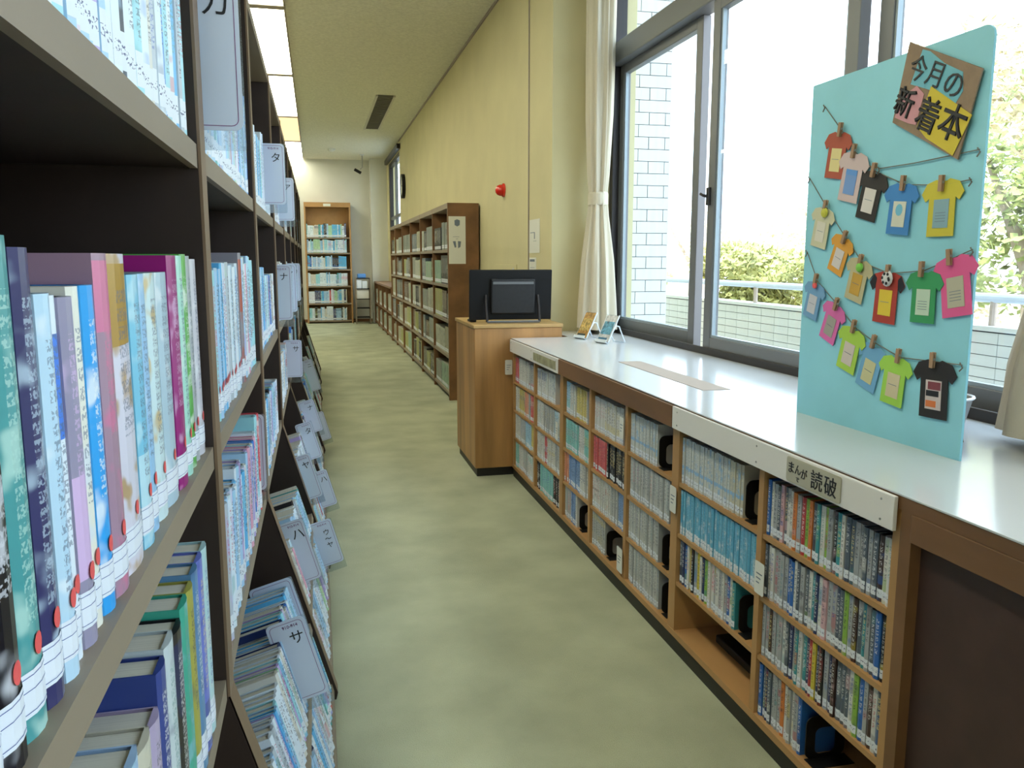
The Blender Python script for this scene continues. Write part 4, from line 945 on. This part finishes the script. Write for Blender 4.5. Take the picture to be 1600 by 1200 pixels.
# tiled fin wall beyond the window
tw = struct(MB().box((1.955, 5.02, 0), (2.215, 5.40, 3.366), 'grout').obj('wall_outside'))
tile_long = MB().box((0, 0, 0), (.215, .008, .0705), 'tile').mesh('tile'); tile_short = MB().box((0, 0, 0), (.105, .008, .0705), 'tile').mesh('tile')
def tile(me, loc, parent, rot=0):
    o = bpy.data.objects.new('tile', me); COL.objects.link(o); o.parent = parent; o.location = loc; o.rotation_euler = (0, 0, rot)
for j in range(45):
    z = .005+j*.0745
    if j % 2: tile(tile_long, (2.002, 5.013, z), tw)
    else: tile(tile_short, (1.962, 5.013, z), tw); tile(tile_short, (2.072, 5.013, z), tw)
tiny = MB().box((0, 0, 0), (.041, .008, .0705), 'tile').mesh('tile'); tin2 = MB().box((0, 0, 0), (.036, .008, .0705), 'tile').mesh('tile')
for j in range(45):
    z = .005+j*.0745
    tile(tiny, (1.957, 5.013, z), tw) if j % 2 else tile(tin2, (2.181, 5.013, z), tw)
# balcony parapet
PX = 4.2
pw = struct(MB().box((PX+.008, 1.0, 0), (PX+.16, 14, .80), 'grout').box((PX-.01, 1.0, .795), (PX+.18, 14, .825), 'tile').obj('wall_parapet'))
ptile = MB().box((0, 0, 0), (.008, .235, .0695), 'tile').mesh('tile')
for r in range(7):
    for k in range(40): tile(ptile, (PX, 2.2+k*.24, .79-.0745*(r+1)), pw)
struct(MB().box((1.955, -6, 3.37), (2.2, 40, 7.4), 'tile').obj('wall_added_sun_block'))  # unseen wall, added overhead to keep the sun off the parapet tiles
t = thing('balcony_rail', 'pale blue round handrail on short posts above the tiled parapet', 'railing', (PX, 1.0, .82))
MB().tube([(PX+.08, 1.0, 1.005), (PX+.08, 14, 1.005)], .032, 'rail', 12).obj('handrail', t)
for k in range(9): MB().tube([(PX+.08, 1.5+k*1.5, .82), (PX+.08, 1.5+k*1.5, .985)], .022, 'post', 8).obj('post', t)
def plant(x, y, r, h, z0, mat, n, label, name='bush', cat='bush', trunk=.4, seed=0):
    rnd = random.Random(seed); t = thing(name, label, cat, (x, y, -.65), 'planting beyond the balcony')
    m = MB()
    lobes = [(rnd.uniform(-.5, .5)*r, rnd.uniform(-.5, .5)*r, rnd.uniform(.25, .8)*h, rnd.uniform(.35, .6)) for _ in range(9)]
    for _ in range(n):
        l = rnd.choice(lobes); a = Vector((rnd.gauss(0, 1), rnd.gauss(0, 1), rnd.gauss(0, 1))).normalized()*rnd.uniform(.75, 1)
        p = Vector((x+l[0]+a.x*r*l[3], y+l[1]+a.y*r*l[3], z0+l[2]+a.z*h*.4*l[3]))
        d1 = Vector((rnd.gauss(0, 1), rnd.gauss(0, 1), rnd.gauss(0, 1))).normalized()*rnd.uniform(.025, .055)*max(r, .8); d2 = d1.orthogonal().normalized()*d1.length*.5
        m.poly([p-d1, p+d2, p+d1, p-d2], mat)
    f = m.obj('foliage', t); f['kind'] = 'stuff'
    b = MB()
    for k in range(5):
        a = rnd.uniform(0, 6.28); b.tube([(x, y, -.66), (x+.1*r*math.cos(a), y+.1*r*math.sin(a), z0+h*.25), (x+.45*r*math.cos(a), y+.45*r*math.sin(a), z0+h*.7)], [trunk*.16, trunk*.1, trunk*.03], 'bark', 6)
    b.obj('trunk', t)
plant(10.2, 17.0, 2.2, 2.2, -.4, 'leaf', 8000, 'rounded yellow-green bush behind the handrail', seed=1)
plant(9.2, 23.5, 1.6, 2.1, -.3, 'leaf', 4000, 'small green bush seen just beside the tiled fin wall', seed=2)
plant(12.5, 14.2, 1.5, 1.5, -.5, 'leaf2', 3000, 'low straw-coloured shrub right of the rounded bush', seed=3)
plant(18.0, 37.0, 3.6, 4.6, -.2, 'leaf2', 900, 'pale straw tree behind the rounded bush', 'tree', 'tree', 1, seed=4)
plant(8.2, 7.9, 1.5, 3.0, .3, 'leaf3', 6000, 'yellow-green leafy tree right of the blue board', 'tree', 'tree', 1, seed=5)
plant(18.0, 17.4, 4.0, 6.8, 1.4, 'leaf2', 5000, 'tall straw-coloured tree high behind the blue board', 'tree', 'tree', 1.5, seed=6)
plant(13.5, 10.4, 2.4, 4.2, -.3, 'leaf', 4500, 'green tree low at the right edge of the window', 'tree', 'tree', 1, seed=7)
plant(27.0, 40.0, 5.0, 6.0, 0, 'leaf2', 2500, 'hazy tan tree far beyond the terrace', 'tree', 'tree', 1.5, seed=8)
m = MB(); m.tr = Matrix(((1, 0, 0, 0), (0, 0, -1, 150), (0, 1, 0, 0), (0, 0, 0, 1)))
m.prism([(30, -.7), (110, -.7), (110, 12), (78, 10)], 190, 'hill'); struct(m.obj('hillside'))
